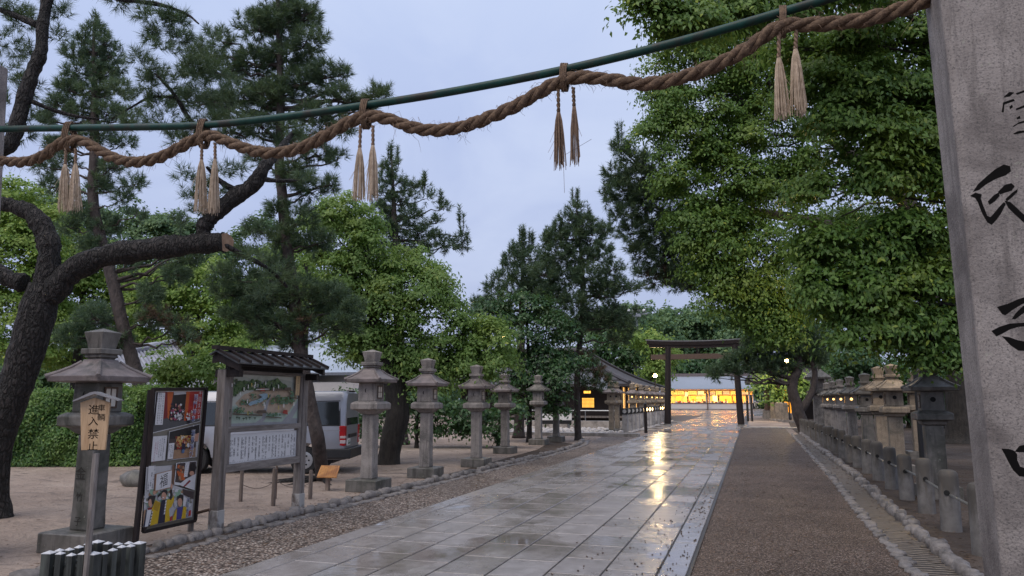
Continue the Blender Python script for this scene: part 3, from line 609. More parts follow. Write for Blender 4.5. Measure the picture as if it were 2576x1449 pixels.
# ------------------------------------------------------------------ stone lanterns
def lantern(name, label, loc, group, stone=STONE, roofm=STONE_ROOF, lit=0, rw=0.37, bw=0.32, ph=1.2, s=1.0, hole='moon', paper=PAPER, pw=0.122):
    t = thing(name, label, 'stone lantern', loc, 0, group); bv = 0.012
    MB().loft([(bw, 0), (bw, .21), (bw-.012, .225)]).build('base', STONE_D, t, bevel=bv)
    z0 = .225; z1 = z0 + ph
    MB().loft([(pw*1.06, z0), (pw, z0+.25), (pw*.98, z1)]).build('pillar', stone, t, bevel=0.02)
    MB().loft([(pw*1.0, z1), (pw*1.25, z1+.02), (.205, z1+.075), (.285, z1+.10), (.287, z1+.205), (.265, z1+.225), (.215, z1+.25)]).build('platform', stone, t, bevel=bv)
    z2 = z1 + .25; z3 = z2 + .345; fw = .185
    fb = MB().loft([(fw, z2), (fw*.97, z3)]).build('firebox', stone, t, bevel=bv)
    # windows towards both sides, round or crescent openings front and back
    for sx in (-1, 1):
        f = MB(); X = sx * fw
        a, b = min(X, X + sx*.012), max(X, X + sx*.012)
        for (ya, yb, za, zb) in ((-.095,-.075,z2+.05,z3-.05),(.075,.095,z2+.05,z3-.05),(-.075,.075,z2+.05,z2+.07),(-.075,.075,z3-.07,z3-.05)): f.box(a, b, ya, yb, za, zb)
        a2, b2 = min(X, X + sx*.009), max(X, X + sx*.009)
        f.box(a2, b2, -.006, .006, z2+.07, z3-.07); f.box(a2, b2, -.075, -.006, z2+.165, z2+.178); f.box(a2, b2, .006, .075, z2+.165, z2+.178)
        wf = f.build('window', WOOD_BR, fb)
        xx = sx * (fw + .003); mb = MB(); mb.poly([(xx,-.075,z2+.07),(xx,.075,z2+.07),(xx,.075,z3-.07),(xx,-.075,z3-.07)][::sx]); mb.build('pane', LIT if lit else paper, t if False else fb)
    for sy in (-1, 1):
        mb = MB(); yy = sy * (fw + .002); zc = (z2 + z3) / 2 + .03; r = .045; pts = []
        if hole == 'moon':
            for k in range(13): a = PI/2 + PI * k / 12; pts.append((r*.8 * math.cos(a), r * math.sin(a)))
            for k in range(1, 12): a = 3*PI/2 - PI * k / 12; pts.append((r*.35 * math.cos(a), r * math.sin(a)))
        else:
            for k in range(16): a = 2*PI*k/16; pts.append((r * math.cos(a), r * math.sin(a)))
        mb.poly([(x, yy, zc + y) for x, y in (pts if sy < 0 else pts[::-1])])
        mb.build('opening', LIT if lit > 1 else DARKHOLE, fb)
    # roof: four curved faces with raised hip ribs and a thick eave
    ez = z3; mb = MB(); k = math.sqrt(2)
    lev = [(rw*.62, ez), (rw*.98, ez+.012), (rw, ez+.075), (rw*.80, ez+.115), (rw*.55, ez+.18), (rw*.36, ez+.25), (.13, ez+.275)]
    mb.loft(lev)
    for i in range(4):
        a = PI/4 + i*PI/2; pts = [(r*k*math.cos(a), r*k*math.sin(a), z+.002) for r, z in lev[2:6]]; pts[0] = (rw*k*1.02*math.cos(a), rw*k*1.02*math.sin(a), ez+.068)
        mb.tube(pts, [.034,.028,.024,.02], 6)
    mb.build('roof', roofm, t, bevel=0.008)
    zt = ez + .275
    f = MB(); f.loft([(.105, zt-.012), (.10, zt+.01), (.13, zt+.03), (.118, zt+.055), (.118, zt+.06), (.155, zt+.065), (.157, zt+.12), (.15, zt+.128)])
    f.loft([(.105, zt+.129), (.112, zt+.18), (.142, zt+.32), (.140, zt+.325), (.0, zt+.375)], caps=(1, 0)); f.build('finial', stone, t, bevel=0.008)
    if s != 1: t.scale = (s, s, s)
    return t
GL = 'stone lanterns on the sand beside the slab path'
L1 = lantern('stone_lantern', 'largest stone lantern, broad dark roof, behind the wooden no-entry plaque', Vector((-7.38, 6.95, 0)), GL, rw=.385, pw=.126, bw=.345, ph=1.08, s=1.0, stone=STONE_D)
# faint cut characters on the largest lantern's pillar
mb = MB()
for ch, (x, y), sz in (('金', (203, 1190), .15), ('竹', (199, 1250), .10), ('子', (195, 1312), .10)):
    c = onY(x, y, 6.95 - .134); put(mb, ch, c - Vector(L1.location), Vector((1,0,0)), Vector((0,0,1)), sz)
mb.build('cut_writing', plain('faint_cut', (.05,.046,.042), .9, spec=.1), L1)
L2 = lantern('stone_lantern', 'stone lantern standing just right of the parked van', Vector((-6.98, 12.9, 0)), GL)
dup(L2, Vector((-6.98, 15.5, 0)), 'stone lantern standing right of the thick camphor trunk', scale=.99)
dup(L2, Vector((-6.82, 18.3, 0)), 'darker stone lantern before the dark bushes, third along from the van', scale=.98)
dup(L2, Vector((-7.62, 23.1, 0)), 'pale stone lantern set back on the sand, overlapped by a darker one', scale=.96)
LB = lantern('stone_lantern', 'stone lantern with its roof lost in foliage, near the thin dark trunk', Vector((-7.85, 27.9, 0)), GL, stone=STONE, roofm=STONE_D)
dup(LB, Vector((-7.75, 30.2, 0)), 'dark wet stone lantern half hidden under dense dark leaves', scale=.97)
# the far rows by the tiled office, lamps burning
LF = lantern('stone_lantern', 'unlit stone lantern at the near end of the far left row, in white cobbles', Vector((-6.72, 37.4, 0)), 'lit stone lanterns before the dark wooden office', stone=STONE_W, hole='round')
dup(LF, Vector((-6.75, 39.3, 0)), 'second stone lantern of the far left row, close behind the first')
LLit = lantern('stone_lantern', 'first glowing stone lantern before the dark wooden office', Vector((-6.6, 43.7, 0)), 'lit stone lanterns before the dark wooden office', stone=STONE_W, hole='round', lit=2)
order = ['second', 'third', 'fourth', 'fifth', 'sixth', 'seventh', 'eighth']
for i, y in enumerate((47.4, 50.3, 53.0, 56.0, 59.0, 62.5)):
    dup(LLit, Vector((-6.6, y, 0)), order[i] + ' glowing stone lantern of the front row leading to the shop')
for i, y in enumerate((53.5, 57.5, 61.5, 66.0)):
    dup(LLit, Vector((-7.95, y, 0)), ['first', 'second', 'third', 'fourth'][i] + ' glowing stone lantern of the row nearest the office wall')
# right-hand row behind the bollards
GR = 'stone lanterns in a row behind the bollards'
R1 = lantern('stone_lantern', 'nearest dark stone lantern behind the bollards, roof lost in leaves', Vector((3.05, 15.0, 0)), GR, stone=STONE_D, roofm=STONE_D, hole='round', pw=.15, rw=.38, ph=1.03)
R2 = lantern('stone_lantern', 'tallest warm-lit stone lantern with a mossy roof behind the bollards', Vector((3.2, 19.6, 0)), GR, stone=STONE_W, roofm=STONE_W, hole='round', pw=.15, rw=.39, ph=1.08)
lab = ['stone lantern just left of the tallest warm-lit one', 'third stone lantern behind the bollards, square dark firebox', 'slim stone lantern with pointed finial and a small yellow light', 'stone lantern whose finial is lower and whose window glows', 'small far stone lantern under the dark pine', 'last stone lantern before the tall stone monument']
RL = lantern('stone_lantern', lab[2], Vector((3.3, 28.4, 0)), GR, stone=STONE, roofm=STONE_D, hole='round', pw=.145, rw=.38, ph=1.05, lit=2)
dup(R2, Vector((3.2, 21.5, 0)), lab[0], scale=1.01); dup(R1, Vector((3.25, 24.5, 0)), lab[1], scale=1.0)
dup(RL, Vector((3.35, 32.2, 0)), lab[3]); dup(RL, Vector((3.4, 35.2, 0)), lab[4]); dup(RL, Vector((3.4, 38.2, 0)), lab[5])
lantern('stone_lantern', 'stone lantern standing further back beside the orange striped post', Vector((4.6, 24.6, 0)), GR, stone=STONE_W, roofm=STONE_W, hole='round', ph=1.08, pw=.14)
# the tall monument at the end of the row
t = thing('stone_monument', 'tall tiered stone monument in shade at the end of the right lantern row', 'monument', (3.6, 45.5, 0))
MB().loft([(.85, 0), (.85, .6), (.8, .62)]).build('base', STONE_D, t, bevel=.02)
MB().loft([(.42, .62), (.40, 3.0)]).build('shaft', STONE, t, bevel=.02)
MB().loft([(.45, 3.0), (.85, 3.15), (.85, 3.32), (.55, 3.4)]).build('platform', STONE_D, t, bevel=.02)
MB().loft([(.55, 3.4), (.53, 4.3)]).build('firebox', STONE, t, bevel=.02)
MB().loft([(.6, 4.3), (1.05, 4.35), (1.05, 4.5), (.6, 4.9), (.3, 5.2), (.28, 5.6), (0, 5.8)], caps=(1, 0)).build('roof', STONE_D, t, bevel=.02)
t.scale = (.66, .66, .66)
# ------------------------------------------------------------------ bollards with their rail
def bollmat():
    m, nt, p, out = newmat('bollard_stained'); v = coords(nt); tcx = nt.nodes.new('ShaderNodeTexCoord'); sp = nt.nodes.new('ShaderNodeSeparateXYZ'); nt.links.new(tcx.outputs['Object'], sp.inputs[0])
    col = ramp(nt, noise(nt, v, 7, 6, 0.65), [(0.3, (0.095,0.088,0.082)), (0.7, (0.185,0.174,0.166))])  # stone greys lowered to carry the shade of the trees
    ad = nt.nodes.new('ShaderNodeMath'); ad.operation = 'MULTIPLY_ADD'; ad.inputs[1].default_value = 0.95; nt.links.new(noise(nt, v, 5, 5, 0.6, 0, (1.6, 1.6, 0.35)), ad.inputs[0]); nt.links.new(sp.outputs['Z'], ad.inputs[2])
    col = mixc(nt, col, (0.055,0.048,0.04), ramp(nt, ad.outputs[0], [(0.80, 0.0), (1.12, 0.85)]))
    col = mixc(nt, col, (0.10,0.08,0.06), ramp(nt, noise(nt, v, 4, 5, 0.6, 0, (2, 2, 0.25)), [(0.55, 0.0), (0.66, 0.8)]))
    nt.links.new(col, p.inputs['Base Color']); p.inputs['Roughness'].default_value = 0.7; nt.links.new(bump(nt, noise(nt, v, 55, 5, 0.7), 0.4, 0.01), p.inputs['Normal']); return m
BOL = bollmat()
GB = 'round stone bollards along the right gutter'
def bol_x(y): return np.interp(y, [9, 13, 18, 28, 40, 48], [2.36, 2.46, 2.52, 2.5, 2.42, 2.4])
ys = [9.7 + 1.62 * k for k in range(17)] + [37.4, 38.6, 39.8, 41.2, 43.0]
proto = None
ordn = ['nearest', 'second', 'third', 'fourth', 'fifth', 'sixth', 'seventh', 'eighth', 'ninth', 'tenth', 'eleventh', 'twelfth', 'thirteenth', 'fourteenth', 'fifteenth', 'sixteenth', 'seventeenth', 'eighteenth', 'nineteenth', 'twentieth', 'twenty-first', 'twenty-second']
for i, y in enumerate(ys):
    lb = 'stone bollard half hidden by the pillar, nearest of the row' if i == 0 else ordn[i] + ' stone bollard of the row, counted from the grey pillar'
    x = float(bol_x(y))
    if proto is None:
        proto = thing('stone_bollard', lb, 'bollard', (x, y, 0), 0, GB); R = .122
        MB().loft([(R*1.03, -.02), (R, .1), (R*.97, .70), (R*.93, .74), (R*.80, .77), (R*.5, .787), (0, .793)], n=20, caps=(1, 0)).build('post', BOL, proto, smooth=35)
        MB().loft([(.035, 0), (.035, .006)], n=12, M=Matrix.Translation((-.02, -R*.985, .50)) @ Matrix.Rotation(PI/2, 4, 'X')).build('rail_hole', DARKHOLE, proto)
    else:
        q = dup(proto, Vector((x, y, 0)), lb, rotz=random.uniform(-.3, .3), scale=(random.uniform(.94, 1.05),) * 2 + (random.uniform(.94, 1.05),))
        q.rotation_euler.x = random.uniform(-.02, .02); q.rotation_euler.y = random.uniform(-.02, .02)
mb = MB(); mb.tube([(float(bol_x(y)), y, .49 + .02 * math.sin(y)) for y in ys], .017, 8)
tag(mb.build('rail', plain('rail_metal', (0.20,0.20,0.19), 0.4, 0.5)), 'thin metal rail threaded through the row of stone bollards', 'rail')
# ------------------------------------------------------------------ picket fence and the no-entry plaque
BLACKWOOD = surf('black_stained_wood', (0.012,0.014,0.013), (0.04,0.045,0.042), 8, 0.6, 0.4, 30, stain=(0.09,0.10,0.09), stretch=(5,5,.5))
HF = .40
ca, cb, cc_ = G(124, 1394, HF), G(236, 1397, HF), G(350, 1369, HF); cd = ca + cc_ - cb
for q in (ca, cb, cc_, cd): q.z = 0
t = thing('picket_fence', 'low black picket fence with pale pyramid caps, around the foot of the plaque', 'fence', (ca + cc_) / 2); L = Vector(t.location)
for a, b in ((ca, cb), (cb, cc_), (cc_, cd), (cd, ca)):
    Ln = (b - a).length; n = max(4, round(Ln / .095)); rz = math.atan2((b - a).y, (b - a).x)
    for k in range(n):
        q = a.lerp(b, k / n) - L; w_ = .042 if k == 0 else .026; h = (HF + .015 if k == 0 else HF) + random.uniform(-.012, .010); Mx = Matrix.Translation((q.x, q.y, 0)) @ Matrix.Rotation(rz, 4, 'Z')
        p = MB().loft([(w_, -.02), (w_, h)], M=Mx).build('picket', BLACKWOOD, t); MB().loft([(w_ + .002, h + .0005), (w_ + .002, h + .005), (0, h + .024)], M=Mx, caps=(1, 0)).build('cap', WHITECAP, p)
    for z in (.12, .30):
        inn = (L - (a + b) / 2).normalized() * .036; mb = MB(); mb.tube([a - L + inn + Vector((0,0,z)), b - L + inn + Vector((0,0,z))], .014, 6); mb.build('rail', BLACKWOOD, t)
d0 = 6.45; base = P(240, 1384, d0); base.z = 0
t = thing('plaque', 'wooden no-entry plaque with black brush writing on a thin post', 'sign', base)
n_ = (Vector((0, 0, 0)) - Vector((base.x, base.y, 0))).normalized(); n_ = Matrix.Rotation(math.radians(-14), 3, 'Z') @ n_
o_ = P(238, 1060, d0); 
def pl(x, y, off=0.0): return onPl(x, y, o_ + n_ * off, n_) - base
def Zp(x, y): return (179 + x * .2294, 818 + y * .2294)      # zoom of the plaque
mb = MB(); mb.slab([pl(*Zp(*q)) for q in ((258,795),(100,848),(108,1372),(372,1368),(425,850))], -n_ * .035); recalc(mb.build('board', WOOD_LT, t, bevel=.003))
mb = MB(); mb.slab([pl(*Zp(*q), .07) for q in ((212,735),(255,728),(520,820),(516,832),(255,752),(20,838),(12,828))], -n_ * .18); recalc(mb.build('roof', surf('wet_roof_board', (0.16,0.15,0.155), (0.30,0.29,0.30), 8, 0.2, 0.2, 30), t))
mb = MB(); mb.tube([pl(242, 1140, -.03), Vector((pl(242,1140,-.03).x, pl(242,1140,-.03).y, -.05))], .026, 8); mb.build('post', WOOD_GREY, t)
ux = Vector((-n_.y, n_.x, 0)).normalized(); ux = -ux if ux.dot(RT) < 0 else ux; mb = MB()
def sz(px): return px * .2294 * d0 / F
for ch, x, y, s_ in (('車', 333, 905, 62), ('輌', 330, 1008, 66), ('進', 250, 925, 92), ('入', 243, 1052, 84), ('禁', 243, 1190, 92), ('止', 237, 1322, 84)):
    put(mb, ch, pl(*Zp(x, y), .002), ux, Vector((0,0,1)), sz(s_ * 1.15))
mb.build('writing', CARVE, t)

# ------------------------------------------------------------------ poster board
A0, B0 = G(343, 1376), G(478, 1337)
t = thing('poster_board', 'tall poster board with festival photographs, dark frame, on two posts', 'sign board', A0); L = Vector(A0)
dn = (B0 - A0); dn.z = 0; ux = dn.normalized(); nn = Vector((ux.y, -ux.x, 0)); nn = -nn if nn.dot(EYE - A0) < 0 else nn
def pb(x, y, off=0.0): return onPl(x, y, A0 + nn * (.045 + off), nn) - L
def Za(x, y): return (370.6 + x * .16757, 971.2 + y * .16757)      # upper zoom
def Zb(x, y): return (351.4 + x * .11903, 1182 + y * .11903)       # lower zoom
K = {'grey': (0.20,0.18,0.145), 'wht': (0.62,0.61,0.62), 'black': (0.02,0.018,0.02), 'dk': (0.06,0.045,0.045), 'red': (0.42,0.035,0.03), 'org': (0.50,0.11,0.03), 'dred': (0.20,0.02,0.025), 'asph': (0.085,0.085,0.09), 'blue': (0.05,0.085,0.24),
     'skin': (0.50,0.27,0.19), 'yel': (0.55,0.36,0.02), 'dyel': (0.38,0.23,0.015), 'navy': (0.018,0.018,0.04), 'purp': (0.06,0.05,0.20), 'gold': (0.55,0.34,0.12), 'tan': (0.33,0.20,0.12), 'brn': (0.16,0.08,0.05), 'jean': (0.08,0.14,0.26), 'pale': (0.45,0.44,0.45), 'mag': (0.32,0.06,0.12), 'green': (0.25,0.38,0.27)}
KM = {k: plain('print_' + k, v, 0.35, var=.1) for k, v in K.items()}; KI = {k: i for i, k in enumerate(K)}
fr = MB(); top = [Za(60, 45), Za(855, 38)]; 
q0, q1, q2, q3 = (pb(*Za(62, 45), -.03)), (pb(*Za(858, 38), -.03)), pb(*Zb(1130, 1075), -.03), pb(*Zb(45, 1310), -.03)
def bar(mb, a, b, w, dpt): 
    d = (b - a).normalized(); s = d.cross(nn).normalized() * w / 2
    mb.slab([a - s, b - s, b + s, a + s], nn * dpt)
for a, b in ((q0, q1), (q1, q2), (q2, q3), (q3, q0)):
    bar(fr, a, b, .034, .05)
recalc(fr.build('frame', WOOD_DK, t, bevel=.004))
mb = MB(); mb.slab([q0, q1, q2, q3], nn * .012); recalc(mb.build('panel', KM['grey'], t))
for x, y in ((-.02, 0), (.0, 0)): pass
mb = MB(); a = pb(*Za(68, 60), -.06); mb.tube([Vector((-.03*ux.x, -.03*ux.y, -.1)) , Vector((a.x, a.y, a.z)) - ux * .02], .035, 8); mb.build('post', WOOD_DK, t)
b_ = G(480, 1336) - L; mb = MB(); top = pb(*Zb(1090, 1000), -.05); mb.tube([Vector((top.x, top.y, -.1)), top], .038, 8); mb.build('post', WOOD_GREY, t)
mb = MB(); mb.tube([pb(*Zb(1140, 930), -.05), onX(528, 1282, -6.75) - L], .02, 6); mb.build('brace', WOOD_BR, t)
pr = MB(); LAY = [0.0]
def pol(fn, key, pts):
    LAY[0] += .00012; pr.poly([pb(*fn(*q), -.016 + LAY[0]) for q in pts], KI[key])
def disc(fn, key, x, y, rx, ry, n=12): pol(fn, key, [(x + rx * math.cos(2*PI*k/n), y + ry * math.sin(2*PI*k/n)) for k in range(n)])
pxm = (A0 - EYE).dot(HD) * 1.06 / F
def chars(fn, key, txt, x, y, dx, dy, size, scale):
    LAY[0] += .00012
    for i, ch in enumerate(txt):
        if ch != ' ': put(pr, ch, pb(*fn(x + dx * i, y + dy * i), -.016 + LAY[0]), ux, Vector((0,0,1)), size * 1.08 * scale * pxm, KI[key])
def speckle(fn, keys, x0, x1, y0, y1, n, s0, s1):
    for k in range(n):
        x, y = random.uniform(x0, x1), random.uniform(y0, y1); s = random.uniform(s0, s1); pol(fn, random.choice(keys), [(x + s * math.cos(a) * random.uniform(.6, 1.2), y + s * 1.2 * math.sin(a) * random.uniform(.6, 1.2)) for a in (0, .9, 1.8, 2.7, 3.6, 4.5, 5.4)])
# top picture: crowd running in through a red gate
pol(Za, 'wht', [(126,82),(838,70),(795,530),(70,712)]); pol(Za, 'dk', [(135,90),(830,78),(788,526),(80,698)])
pol(Za, 'asph', [(105,500),(790,430),(788,526),(80,698)]); pol(Za, 'dred', [(225,88),(305,87),(300,480),(225,500)]); pol(Za, 'org', [(303,87),(395,86),(320,500),(302,470)])
pol(Za, 'red', [(590,82),(830,78),(790,480),(550,525)]); pol(Za, 'org', [(590,82),(700,80),(640,470),(550,525)]); pol(Za, 'red', [(640,82),(800,79),(770,400),(600,470)])
pol(Za, 'black', [(395,130),(585,110),(560,330),(380,360)]); pol(Za, 'pale', [(400,86),(585,84),(583,118),(402,136)])
speckle(Za, ['navy','black','dk','mag','wht','brn','skin'], 350, 560, 270, 510, 90, 8, 24); speckle(Za, ['wht','pale'], 420, 520, 430, 510, 14, 7, 20); speckle(Za, ['red','dred','wht','skin'], 590, 670, 380, 470, 16, 9, 22)
pol(Za, 'navy', [(605,500),(640,500),(640,560),(615,566)]); pol(Za, 'wht', [(600,470),(645,465),(645,510),(600,515)])
pol(Za, 'wht', [(158,100),(270,98),(230,580),(113,585)])
for c, tx in enumerate(('一月十日早朝六時表大門開門', '本殿まで二百三十米を走り', '開門神事福男選びの参拝者は', '参ります')):
    chars(Za, 'black', tx, 248 - 26 * c - (8 if c else 0), 120, -3.2, 36, 24, .16757)
# second row
pol(Za, 'pale', [(328,680),(795,565),(745,1065),(290,1120)]); pol(Za, 'dk', [(335,690),(786,575),(738,1058),(300,1110)]); pol(Za, 'black', [(335,690),(786,575),(775,740),(330,800)])
pol(Za, 'gold', [(440,760),(660,735),(650,860),(430,880)]); pol(Za, 'tan', [(400,960),(745,920),(738,1058),(385,1095)]); pol(Za, 'pale', [(730,840),(772,830),(745,1050),(722,1055)]); pol(Za, 'skin', [(700,730),(778,700),(760,830),(700,830)])
speckle(Za, ['gold','yel','brn','red','dred','skin','tan'], 420, 650, 760, 940, 80, 8, 24); speckle(Za, ['wht','gold'], 500, 560, 740, 800, 10, 8, 18)
pol(Za, 'navy', [(520,860),(575,855),(570,960),(518,970)]); pol(Za, 'jean', [(518,955),(560,950),(555,1005),(515,1005)]); disc(Za, 'skin', 562, 848, 14, 20)
disc(Za, 'wht', 615, 888, 20, 34)
pol(Za, 'wht', [(325,860),(408,853),(383,1090),(303,1098)])
for c, tx in enumerate(('本殿の参道を駆', '着順を競い福男', '御本殿へ')): chars(Za, 'black', tx, 386 - 25 * c, 885 + 8 * c, -3, 28, 20, .16757)
pol(Za, 'wht', [(88,757),(300,742),(266,1112),(53,1138)])
for c, (k, tx) in enumerate((('navy','一番福には副賞として'), ('navy','えべっさんのお酒'), ('navy','えべっさんのお米'), ('mag','とび竹鯛の塩'), ('mag','金幣帛が与えられる'))): chars(Za, k, tx, 262 - 33 * c, 770 + 22 * c, -4.2, 35, 25, .16757)
# third row
pol(Za, 'wht', [(435,1155),(742,1122),(715,1520),(400,1480)]); pol(Za, 'dk', [(446,1162),(735,1130),(712,1490),(415,1440)])
speckle(Za, ['brn','org','tan','dk'], 450, 560, 1200, 1400, 40, 12, 34); pol(Za, 'org', [(490,1290),(550,1320),(570,1420),(510,1410)]); disc(Za, 'black', 690, 1220, 46, 66); disc(Za, 'skin', 668, 1310, 36, 36)
pol(Zb, 'wht', [(840,300),(980,190),(1190,80),(1160,430),(860,330)]); pol(Zb, 'dred', [(915,355),(1050,215),(1085,235),(960,355)])
pol(Za, 'wht', [(570,1150),(635,1144),(602,1362),(548,1366)])
for c, tx in enumerate(('選ばれた三名', '福男の認定を', '受けます')): chars(Za, 'navy', tx, 618 - 22 * c, 1170, -4, 31, 18, .16757)
# bottom picture: three winners in yellow coats under a framed character
pol(Zb, 'pale', [(140,-60),(700,-100),(735,330),(1145,460),(1105,995),(62,1215)]); speckle(Zb, ['pale','wht','green','grey','tan'], 130, 1080, 400, 760, 90, 25, 60)
pol(Zb, 'brn', [(690,-100),(740,-100),(730,330),(690,300)]); pol(Zb, 'dk', [(905,400),(1145,460),(1135,620),(930,520)])
pol(Zb, 'wht', [(190,-80),(340,-90),(297,405),(152,425)])
for tx, x, y, k in (('平成二十一年', 322, -60, 'navy'), ('福男', 258, 70, 'navy'), ('一番福', 238, 220, 'navy'), ('二番福', 278, 265, 'navy'), ('三番福', 188, 275, 'green')): chars(Zb, 'navy', tx, x, y, -6, 52, 40, .11903)
pol(Zb, 'tan', [(345,80),(690,-5),(668,380),(318,455)]); pol(Zb, 'wht', [(362,92),(680,12),(658,362),(335,438)])
LAY[0] += .0002; put(pr, '福', pb(*Zb(508, 225), -.016 + LAY[0]), (ux + Vector((0,0,.22))).normalized(), Vector((0,0,1)), 250 * .11903 * pxm, KI['black'])
# left man
pol(Zb, 'yel', [(250,800),(430,690),(390,1130),(220,1185)]); pol(Zb, 'wht', [(150,830),(255,830),(180,1190),(105,1208)]); pol(Zb, 'navy', [(255,850),(285,845),(215,1180),(178,1190)]); pol(Zb, 'navy', [(130,850),(160,830),(110,1200),(75,1208)]); pol(Zb, 'tan', [(95,850),(135,840),(80,1150),(68,1180)])
pol(Zb, 'dred', [(180,800),(270,790),(250,840),(165,850)]); disc(Zb, 'black', 240, 620, 68, 80); disc(Zb, 'skin', 228, 700, 48, 86); pol(Zb, 'black', [(230,550),(350,540),(300,700),(262,740)]); disc(Zb, 'skin', 310, 480, 32, 46)
# middle man
pol(Zb, 'yel', [(330,640),(440,690),(400,1130),(300,1150),(260,820)]); pol(Zb, 'yel', [(560,640),(690,600),(720,540),(730,640),(680,770),(620,830),(640,1080),(525,1112)]); pol(Zb, 'dyel', [(330,650),(440,700),(380,880),(280,830)])
pol(Zb, 'navy', [(470,640),(565,625),(530,1110),(380,1140),(420,850)]); pol(Zb, 'black', [(650,420),(690,420),(695,520),(668,640),(640,630)]); disc(Zb, 'skin', 675, 345, 22, 55); disc(Zb, 'black', 528, 480, 66, 66); disc(Zb, 'skin', 512, 550, 52, 80); pol(Zb, 'wht', [(480,580),(516,574),(510,596),(486,598)])
pol(Zb, 'black', [(380,530),(455,470),(462,510),(385,590)]); pol(Zb, 'brn', [(315,90),(345,82),(322,450),(296,440)])
for k in range(5): pol(Zb, 'wht', [(545 - 8*k, 650 + 62*k), (575 - 8*k, 640 + 62*k), (565 - 8*k, 690 + 62*k), (538 - 8*k, 695 + 62*k)]); pol(Zb, 'wht', [(262 - 13*k, 880 + 60*k), (282 - 13*k, 876 + 60*k), (274 - 13*k, 912 + 60*k), (250 - 13*k, 918 + 60*k)])
# right man
pol(Zb, 'yel', [(770,830),(800,820),(770,1050),(690,1075),(720,960)]); pol(Zb, 'yel', [(925,770),(990,790),(985,1015),(880,1035)]); pol(Zb, 'purp', [(790,800),(920,770),(880,1035),(772,1050)]); pol(Zb, 'red', [(650,985),(695,975),(680,1070),(635,1085)])
disc(Zb, 'black', 872, 590, 66, 72); disc(Zb, 'skin', 852, 685, 50, 92); pol(Zb, 'wht', [(930,540),(1000,610),(960,760),(915,770)]); pol(Zb, 'red', [(1040,860),(1085,850),(1080,960),(1030,985)])
# tall title down the right side
for fn, key, tx, x, y, dx, dy, s_ in ((Za, 'wht', '十日えびす', 797, 108, -7, 90, 66), (Za, 'wht', '開門神事', 734, 172, -14, 106, 92), (Za, 'blue', '開門神事', 732, 174, -14, 106, 80), (Za, 'wht', '・', 698, 594, 0, 0, 20), (Za, 'wht', '福男選び', 690, 702, -10, 106, 96), (Za, 'blue', '福男選び', 688, 704, -10, 106, 82)):
    chars(fn, key, tx, x, y, dx, dy, s_, .16757)
chars(Zb, 'wht', '西宮神社', 1032, 640, -10, 106, 100, .11903); chars(Zb, 'blue', '西宮神社', 1030, 642, -10, 106, 84, .11903); chars(Zb, 'wht', '総本社', 1096, 640, -8, 84, 52, .11903)
ob = pr.build('printed_sheet', [KM[k] for k in K], t)
# ------------------------------------------------------------------ roofed notice board
XB = -6.80
pl_, pr_ = G(537, 1334), G(748, 1284)
t = thing('notice_board', 'large wooden notice board with a painted precinct map under a ribbed roof', 'notice board', (XB, pl_.y, 0)); L = Vector(t.location)
def bd(x, y, off=0.0): return onX(x, y, XB + off) - L
def Zm(x, y): return (536.7 + x * .22046, 868.9 + y * .22046)
y0, y1 = 0.0, pr_.y - pl_.y
def zat(x, y): return bd(x, y).z
zr, zl = zat(755, 940), zat(556, 930)
ztop = (zr + zl) / 2
for yy in (y0, y1):
    MB().box(-.065, .065, yy - .065, yy + .065, .22, ztop).build('post', WOOD_GREY, t, bevel=.008)
    MB().box(-.072, .072, yy - .072, yy + .072, 0.0, .26).build('post_shoe', surf('flaking_paint', (0.30,0.29,0.28), (0.40,0.39,0.38), 6, .7, .3, 30, stain=(0.06,0.035,0.025), stain_scale=9, stretch=(1,1,.5)), t, bevel=.006)
mp_t, mp_b = zat(660, 945), zat(655, 1068); tx_t, tx_b = zat(655, 1094), zat(655, 1157); rb = zat(655, 1172)
for za, zb, nm_ in ((mp_b - .085, mp_b - .005, 'rail'), (tx_b - .11, tx_b - .005, 'rail'), (mp_t + .005, mp_t + .06, 'rail')):
    MB().box(-.05, .05, y0 + .067, y1 - .067, za, zb).build(nm_, WOOD_GREYH, t, bevel=.006)
for yy in (y0 + .067, y1 - .067 - .07):
    MB().box(-.035, .045, yy, yy + .07, tx_b, mp_t).build('stile', WOOD_GREY, t)
MB().box(-.02, .012, y0 + .14, y1 - .14, mp_b - .004, mp_t + .004).build('map_panel', plain('map_paper', (0.42,0.44,0.40), 0.4), t)
MB().box(-.02, .012, y0 + .14, y1 - .14, tx_b - .004, tx_t + .03).build('text_panel', plain('text_paper', (0.62,0.62,0.64), 0.4, var=.03), t)
# the map itself
K2 = {'grn': (0.055,0.115,0.04), 'grn2': (0.085,0.16,0.06), 'dgrn': (0.025,0.055,0.03), 'teal': (0.10,0.19,0.13), 'sand': (0.40,0.31,0.23), 'road': (0.27,0.28,0.30), 'mint': (0.33,0.42,0.36), 'pond': (0.22,0.33,0.40), 'roof': (0.08,0.06,0.045), 'rd': (0.30,0.04,0.03), 'hill': (0.33,0.36,0.32), 'tag': (0.50,0.36,0.20), 'wht': (0.60,0.60,0.58), 'blk': (0.03,0.03,0.03), 'brn': (0.22,0.15,0.10), 'yel': (0.42,0.34,0.08)}
KM2 = {k: plain('map_' + k, v, 0.4, var=.12) for k, v in K2.items()}; KI2 = {k: i for i, k in enumerate(K2)}
mm = MB(); LY = [0.0135]
def mp(key, pts): 
    LY[0] += .00008; mm.poly([bd(*Zm(*q), LY[0]) for q in pts], KI2[key])
def blob(key, x, y, r, ry=None, n=8): mp(key, [(x + r * math.cos(2*PI*k/n) * random.uniform(.7, 1.2), y + (ry or r) * math.sin(2*PI*k/n) * random.uniform(.7, 1.2)) for k in range(n)])
